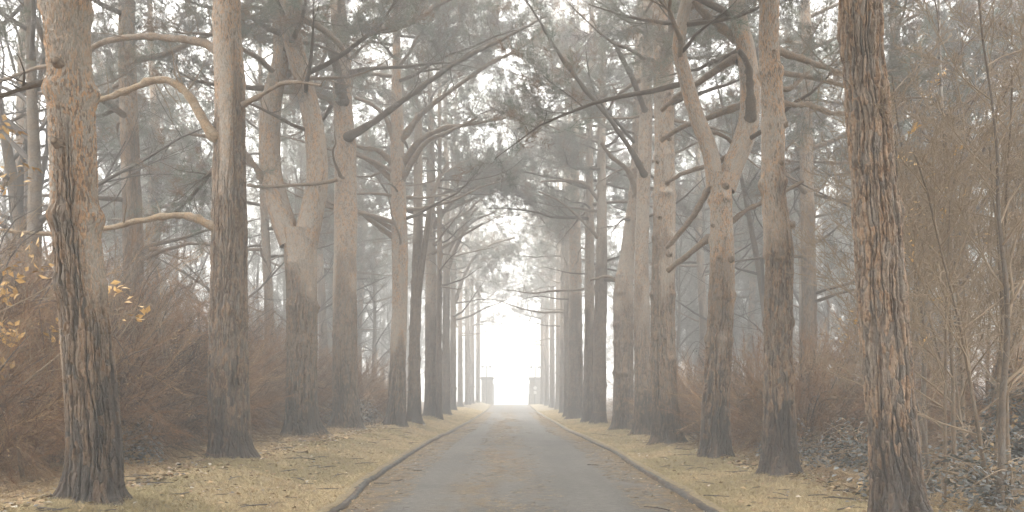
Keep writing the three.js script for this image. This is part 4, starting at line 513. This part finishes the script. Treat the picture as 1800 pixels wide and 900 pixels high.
[[5.35, 8.7, 0.6, 0.75, 80, 'bramble clump with grey green leaves at the picture corner right of the nearest pine'], [5.0, 10.2, 0.55, 0.7, 60, 'bramble clump just behind the nearest right pine'], [6.6, 10.9, 0.8, 1.0, 110, 'bramble clump under the saplings deep in the right thicket'], [5.9, 13.6, 0.75, 1.0, 130, 'leafy bramble between the knobbly pine and the nearest right pine'], [5.7, 16.2, 0.6, 0.8, 80, 'low bramble behind the knobbly right pine'], [-6.0, 12.2, 0.55, 0.6, 60, 'dark leafed bramble at the foot of the bushes near the second left pine'], [-6.4, 7.9, 0.35, 0.6, 50, 'low grey leaved bramble in the litter left of the first pine'], [-5.6, 26.8, 0.9, 0.9, 100, 'misty bramble between the fourth and fifth left pines'], [-5.7, 30.5, 0.9, 0.9, 90, 'faint bramble behind the orange barked pine']].forEach(([x, d, H, r, n, l], i) => leafBush('bramble_bush', l, 'bramble', x, d, H, r, n, BRAMBLE_LEAVES, bramTone, 200 + i, 'bramble clumps', 22));
[[5.9, 22.8, 2.9, 1.0, 260, 'dark evergreen bush behind the stout right pine'], [7.9, 11.8, 1.7, 0.9, 220, 'dark evergreen bush in the thicket right of the nearest pine'], [6.3, 19.2, 1.1, 0.8, 150, 'low dark evergreen bush beside the forked right pine']].forEach(([x, d, H, r, n, l], i) => leafBush('evergreen_bush', l, 'bush', x, d, H, r, n, HOLLY_LEAVES, hollyTone, 240 + i, 'evergreen bushes', 8));
{ const g = plantBare('sapB', 'oak_sapling', 'young oak with withered golden leaves left of the nearest pine', 'sapling', -6.1, 10.0, 0.95, 2.2), R = rng(250), m = [], c = [], P = stock.sapB.b.attributes.position;
  for (let i = 0; i < 200; i++) { const k = Math.floor(R() * P.count), y = P.getY(k); if (y < 0.8) continue; m.push(new THREE.Matrix4().compose(V(P.getX(k), y, P.getZ(k)), new THREE.Quaternion().setFromEuler(new THREE.Euler(R() * 2, R() * 6, R() * 2)), V(1, 1, 1))); c.push(oakTone(R)); } copies('leaves', OAK_LEAVES, M_LEAF, m, g, c);
  const h = plantBare('sapA', 'oak_sapling', 'thin young oak with a few golden leaves in the right thicket', 'sapling', 5.75, 10.2, 0.95, 0.9), m2 = [], c2 = [], P2 = stock.sapA.b.attributes.position;
  for (let i = 0; i < 44; i++) { const k = Math.floor(R() * P2.count), y = P2.getY(k); if (y < 0.6) continue; m2.push(new THREE.Matrix4().compose(V(P2.getX(k), y, P2.getZ(k)), new THREE.Quaternion().setFromEuler(new THREE.Euler(R() * 2, R() * 6, R() * 2)), V(0.6, 0.6, 0.6))); c2.push(oakTone(R)); } copies('leaves', OAK_LEAVES, M_LEAF, m2, h, c2); }

// ------------------------------------------------------------------ grass, straw, fallen leaves, needles, cones
function stuff(name, label, category, geo, m, mats, cols) { const o = copies(name, geo, m, mats, null, cols); o.userData.label = label; o.userData.category = category; return o; }
{
  const R = rng(901), a = new Acc(); for (let i = 0; i < 9; i++) { const az = R() * 6.28, o = R() * 0.05; strip(a, [Math.cos(az) * o, 0, Math.sin(az) * o], norm([Math.cos(az * 1.7) * 0.9, 0.55 + R() * 0.6, Math.sin(az * 1.7) * 0.9]), 0.035 + R() * 0.045, 0.0022, R, 0.5, 2); }
  const tuft = a.geo(), mats = [], cols = [];
  for (let i = 0; i < 130000; i++) {
    const d = 5.5 * Math.pow(75 / 5.5, R()), s = R() < 0.5 ? -1 : 1, k = Math.abs(kx(s, d)) + 0.17, x = s * (k + R() * 2.9); if (Math.abs(x) > vergeEdge(x, d) + 0.25 && R() < 0.85) continue;
    const n = fbm(x * 0.9, d * 0.7, 21), sc = (0.6 + R() * 0.7) * (1 + sm(15, 60, d) * 1.2), g = 0.75 + R() * 0.5, t = R() < sm(0.38, 0.66, n) ? [0.35, 0.285, 0.155] : R() < 0.8 ? [0.5, 0.4, 0.235] : [0.38, 0.265, 0.15];
    mats.push(new THREE.Matrix4().compose(V(x, groundY(x, d), -d), Q.setFromAxisAngle(UPV, R() * 6.28).clone(), V(sc, sc * (0.5 + R() * 0.7), sc))); cols.push(new THREE.Color().setRGB(t[0] * g, t[1] * g, t[2] * g));
  }
  stuff('grass', 'short dry yellowish grass on the verges beside the kerbs', 'grass', tuft, new THREE.MeshStandardMaterial({ color: 0xffffff, roughness: 1 }), mats, cols);
}
{
  const R = rng(905), leaf = leafGeo(0.075, 0.05, 0.4), mats = [], cols = [];
  const drop = (x, d, y, s) => { mats.push(new THREE.Matrix4().compose(V(x, y + 0.008 + R() * 0.015, -d), new THREE.Quaternion().setFromEuler(new THREE.Euler((R() - 0.5) * 0.7, R() * 6.28, (R() - 0.5) * 0.9)), V(s, s, s))); const g = 0.7 + R() * 0.6, t = R(); cols.push(t < 0.45 ? new THREE.Color().setRGB(0.42 * g, 0.29 * g, 0.16 * g) : t < 0.75 ? new THREE.Color().setRGB(0.24 * g, 0.145 * g, 0.08 * g) : t < 0.88 ? new THREE.Color().setRGB(0.5 * g, 0.44 * g, 0.36 * g) : new THREE.Color().setRGB(0.16 * g, 0.16 * g, 0.165 * g)); };
  for (let i = 0; i < 26000; i++) { const d = 5.5 * Math.pow(45 / 5.5, R()), s = R() < 0.55 ? -1 : 1, x = s * (4.2 + R() * R() * 8); if (Math.abs(x) < vergeEdge(x, d) - 0.5 && R() < 0.85) continue; drop(x, d, groundY(x, d), 0.7 + R() * 0.8); }
  for (let i = 0; i < 1500; i++) { const d = 6 * Math.pow(50 / 6, R()), s = R() < 0.5 ? -1 : 1, x = s * (Math.abs(kx(s, d)) + 0.2 + R() * 2.4); drop(x, d, groundY(x, d) + 0.02, 0.5 + R() * 0.7); }
  for (let i = 0; i < 900; i++) { const d = 6 * Math.pow(60 / 6, R()), s = R() < 0.5 ? -1 : 1, x = s * (Math.abs(kx(s, d)) - 0.02 - R() * R() * 0.7); drop(x, d, roadY(x, d), 0.3 + R() * 0.5); }
  stuff('fallen_leaves', 'brown and grey fallen leaves strewn under the trees and along the kerbs', 'leaves', leaf, new THREE.MeshStandardMaterial({ color: 0xffffff, roughness: 0.85 }), mats, cols);
}
{
  const R = rng(909), a = new Acc(); for (let i = 0; i < 16; i++) { const az = R() * 6.28, o = R() * 0.2; strip(a, [Math.cos(az) * o, 0, Math.sin(az) * o], norm([Math.cos(az * 2.3), 0.25 + R() * 0.9, Math.sin(az * 2.3)]), 0.2 + R() * 0.35, 0.003, R, 1.2, 3); }
  const g0 = a.geo(), mats = [], cols = [];
  for (let i = 0; i < 13000; i++) { const d = 6.5 * Math.pow(38 / 6.5, R()), s = R() < 0.6 ? 1 : -1, x = s * (4.7 + R() * 5.5); if (Math.abs(x) < vergeEdge(x, d) - 0.1) continue; const sc = 0.5 + R() * 0.8, g = 0.7 + R() * 0.6, t = R(); mats.push(new THREE.Matrix4().compose(V(x, groundY(x, d), -d), Q.setFromAxisAngle(UPV, R() * 6.28).clone(), V(sc, sc, sc))); cols.push(t < 0.7 ? new THREE.Color().setRGB(0.42 * g, 0.31 * g, 0.175 * g) : new THREE.Color().setRGB(0.25 * g, 0.16 * g, 0.09 * g)); }
  stuff('dead_bracken', 'straw coloured dead bracken and stalks under the thicket', 'bracken', g0, new THREE.MeshStandardMaterial({ color: 0xffffff, roughness: 1 }), mats, cols);
}

{
  const R = rng(913), a = new Acc(); for (let i = 0; i < 7; i++) { const az = R() * 6.28; strip(a, [(R() - 0.5) * 0.16, 0.002 + R() * 0.006, (R() - 0.5) * 0.16], norm([Math.cos(az), 0.05, Math.sin(az)]), 0.05 + R() * 0.05, 0.0022, R, 0.05, 1); }
  const g0 = a.geo(), mats = [], cols = [];
  for (let i = 0; i < 16000; i++) { const d = 6 * Math.pow(75 / 6, R()), mid = R() < 0.22, s = R() < 0.5 ? -1 : 1, x = mid ? -0.28 + (R() + R() + R() - 1.5) * 0.9 : kx(s, d) - s * (0.02 + Math.pow(R(), 2.2) * 0.8); if (vn(x * 1.5, d * (mid ? 0.3 : 0.9), 93) < (mid ? 0.5 : 0.36) - 0.2 * R()) continue; const sc = (0.7 + R() * 0.7) * (1 + sm(15, 50, d)), g = 0.7 + R() * 0.6; mats.push(new THREE.Matrix4().compose(V(x, roadY(x, d) + 0.003, -d), Q.setFromAxisAngle(UPV, R() * 6.28).clone(), V(sc, sc, sc))); cols.push(new THREE.Color().setRGB(0.27 * g, 0.2 * g, 0.12 * g)); }
  stuff('pine_needle_litter', 'dropped tan pine needles along the kerbs and the crown of the road', 'needles', g0, new THREE.MeshStandardMaterial({ color: 0xffffff, roughness: 1 }), mats, cols);
}

{
  const R = rng(917), a = new Acc(); let p = [-0.12, 0.01, 0], pts = []; for (let k = 0; k < 5; k++) { pts.push([p[0], p[1], p[2], 0.006 - k * 0.0008]); p = [p[0] + 0.06, 0.012 + R() * 0.012, p[2] + (R() - 0.5) * 0.05]; } a.tube(pts, 5); a.tube([[-0.02, 0.012, 0, 0.004], [0.03, 0.02, 0.06, 0.003], [0.06, 0.015, 0.1, 0.002]], 4);
  const g0 = a.geo(), mats = []; for (let i = 0; i < 420; i++) { const d = 6.5 * Math.pow(45 / 6.5, R()), s = R() < 0.55 ? -1 : 1, x = R() < 0.1 ? kx(s, d) - s * R() * R() * 1.2 : s * (Math.abs(kx(s, d)) + 0.3 + R() * 3.5), y = Math.abs(x) < Math.abs(kx(s, d)) ? roadY(x, d) : groundY(x, d) + 0.015, sc = 0.5 + R() * 1.3; mats.push(new THREE.Matrix4().compose(V(x, y, -d), Q.setFromAxisAngle(UPV, R() * 6.28).clone(), V(sc, sc, sc))); }
  stuff('fallen_twigs', 'small dark broken twigs scattered over the verges', 'twigs', g0, M_DARKTWIG, mats);
}

// ------------------------------------------------------------------ gateway at the end of the avenue
const M_STONE = (() => new THREE.MeshStandardMaterial({ color: new THREE.Color().setRGB(0.5, 0.47, 0.42), roughness: 0.9, map: tex(grainB, 512, 512, true), bumpMap: tex(grainB, 512, 512, false), bumpScale: 0.004 }))();
const M_CAP = new THREE.MeshStandardMaterial({ color: new THREE.Color().setRGB(0.3, 0.28, 0.255), roughness: 0.9, map: tex(grainB, 512, 512, true) });
const M_IRON = mat(0.06, 0.06, 0.062, 0.6, { metalness: 0.3 }), M_POST = mat(0.12, 0.12, 0.12, 0.6), M_WHITE = mat(0.75, 0.75, 0.73, 0.5), M_SIGNGREY = mat(0.22, 0.22, 0.23, 0.5), M_LENS = mat(0.35, 0.35, 0.34, 0.3);
const box = (w, h, d, x, y, z) => new THREE.BoxGeometry(w, h, d).translate(x, y, z);
for (const s of [-1, 1]) {
  const side = s < 0 ? 'left' : 'right', d = 111, x = s < 0 ? -3.3 : 3.4, y = groundY(x, d) - 0.05;
  const p = thing('gate_pillar', `square pale stone gate pillar with a flat moulded cap on the ${side} of the road end`, 'gate pillar', x, y, -d, 'gate pillars');
  part('shaft', box(1.55, 3.3, 1.55, 0, 1.75, 0), M_STONE, p); part('plinth', box(1.72, 0.35, 1.72, 0, 0.1, 0), M_STONE, p);
  part('cornice', mergeGeometries([box(1.7, 0.12, 1.7, 0, 3.46, 0), box(1.9, 0.16, 1.9, 0, 3.6, 0)]), M_CAP, p); part('cap', box(1.75, 0.1, 1.75, 0, 3.73, 0), M_CAP, p);
  const gx = x - s * 0.86, g = thing('iron_gate', `iron gate leaf swung open on the ${side} gate pillar`, 'gate', gx, lift(d) + 0.1, -d - 0.3, 'gate leaves');
  part('frame', mergeGeometries([box(0.07, 2.9, 0.07, 0, 1.45, -0.02), box(0.07, 2.9, 0.07, 0, 1.45, -2.3), box(0.05, 0.07, 2.2, 0, 0.15, -1.16), box(0.05, 0.07, 2.2, 0, 1.2, -1.16), box(0.05, 0.07, 2.2, 0, 2.7, -1.16)]), M_IRON, g);
  const bar = new THREE.CylinderGeometry(0.012, 0.012, 2.7, 6); for (let k = 1; k < 12; k++) { const b = part('bar', bar, M_IRON, g); b.position.set(0, 1.45, -k * 0.19); }
  part('hinge', mergeGeometries([box(0.14, 0.07, 0.07, s * 0.05, 0.5, 0.05), box(0.14, 0.07, 0.07, s * 0.05, 2.4, 0.05)]), M_IRON, g);
  const lx = s < 0 ? -3.3 : 3.28, ld = 107.5, l = thing('lamp_post', `slim lamp post with two small lamp heads before the ${side} gate pillar`, 'lamp post', lx, groundY(lx, ld) - 0.02, -ld, 'lamp posts');
  part('pole', new THREE.CylinderGeometry(0.065, 0.075, 4.0, 12).translate(0, 3.1, 0), M_POST, l); part('base', new THREE.CylinderGeometry(0.08, 0.1, 1.15, 12).translate(0, 0.56, 0), M_POST, l); part('crossarm', box(1.0, 0.07, 0.07, 0, 5.08, 0), M_POST, l);
  for (const h of [-1, 1]) { const a = part('lamp_head', new THREE.CylinderGeometry(0.14, 0.2, 0.26, 12).rotateZ(h * 0.5).translate(h * 0.52, 5.06, 0), M_POST, l); part('lens', new THREE.CylinderGeometry(0.17, 0.17, 0.02, 12).translate(0, -0.145, 0).rotateZ(h * 0.5).translate(h * 0.52, 5.06, 0), M_LENS, a); }
  const bp = thing('short_post', `short iron post beside the ${side} gate pillar`, 'post', s < 0 ? -4.35 : 2.55, lift(109) + 0.02, -109, 'short posts by the gate'); part('shaft', new THREE.CylinderGeometry(0.07, 0.075, 1.4, 10).translate(0, 0.7, 0), M_POST, bp); part('top', new THREE.SphereGeometry(0.085, 10, 6).translate(0, 1.42, 0), M_POST, bp);
}
{
  const g = thing('road_sign', 'small square sign with a white disc fixed to the right lamp post', 'sign', 3.28, groundY(3.28, 107.5) + 1.6, -107.42);
  part('board', box(0.66, 0.6, 0.03, 0, 0.62, 0), M_SIGNGREY, g); part('disc', new THREE.CylinderGeometry(0.24, 0.24, 0.012, 24).rotateX(Math.PI / 2).translate(0, 0.62, 0.022), M_WHITE, g); part('lower_plate', box(0.4, 0.42, 0.025, 0, 0.02, 0), M_WHITE, g); part('bracket', mergeGeometries([box(0.16, 0.05, 0.05, 0, 0.75, -0.04), box(0.16, 0.05, 0.05, 0, 0.05, -0.04)]), M_POST, g);
}

// each tree behind the rows is told apart by the gap between the roadside pines that it is seen through
{
  const rows2 = { L: [], R: [] }; Object.entries(PINES).forEach(([k, sp]) => rows2[k[0]].push([Math.abs(sp.x / sp.d), ORD[+k.slice(1) - 1]]));
  for (const r of Object.values(rows2)) r.sort((a, b) => b[0] - a[0]);
  const slots = {};
  scene.children.forEach((o) => {
    const what = { 'misty bare trees': 'misty bare tree', 'misty pines behind': 'misty background pine', 'saplings of the': 'bare tan sapling' }[(o.userData.group ?? '').split(' ').slice(0, 3).join(' ').replace(/^misty bare trees.*/, 'misty bare trees').replace(/^saplings of the.*/, 'saplings of the')]; if (!what) return;
    const x = o.position.x, d = -o.position.z, side = x < 0 ? 'left' : 'right', q = Math.abs(x / d), r = rows2[x < 0 ? 'L' : 'R']; let k = 0; while (k < r.length && r[k][0] > q) k++;
    const where = k === 0 ? (q > 0.62 ? `beyond the ${side} edge of the picture` : `outward of the ${r[0][1]} ${side} pine`) : k === r.length ? `past the last ${side} pine` : `between the ${r[k - 1][1]} and ${r[k][1]} ${side} pines`;
    (slots[what + '|' + where] ??= []).push(o);
  });
  for (const [key, l] of Object.entries(slots)) { const [what, where] = key.split('|'); l.sort((a, b) => b.position.z - a.position.z).forEach((o, i) => { o.userData.label = l.length === 1 ? `${what} seen ${where}` : `${what} ${where}, ${i === 0 ? 'nearest' : i === l.length - 1 ? 'farthest' : ORD[i] + ' nearest'} of ${l.length}`; }); }
}

scene.traverse((o) => { if (o.isMesh) { o.castShadow = true; o.receiveShadow = true; } });
renderer.render(scene, camera);
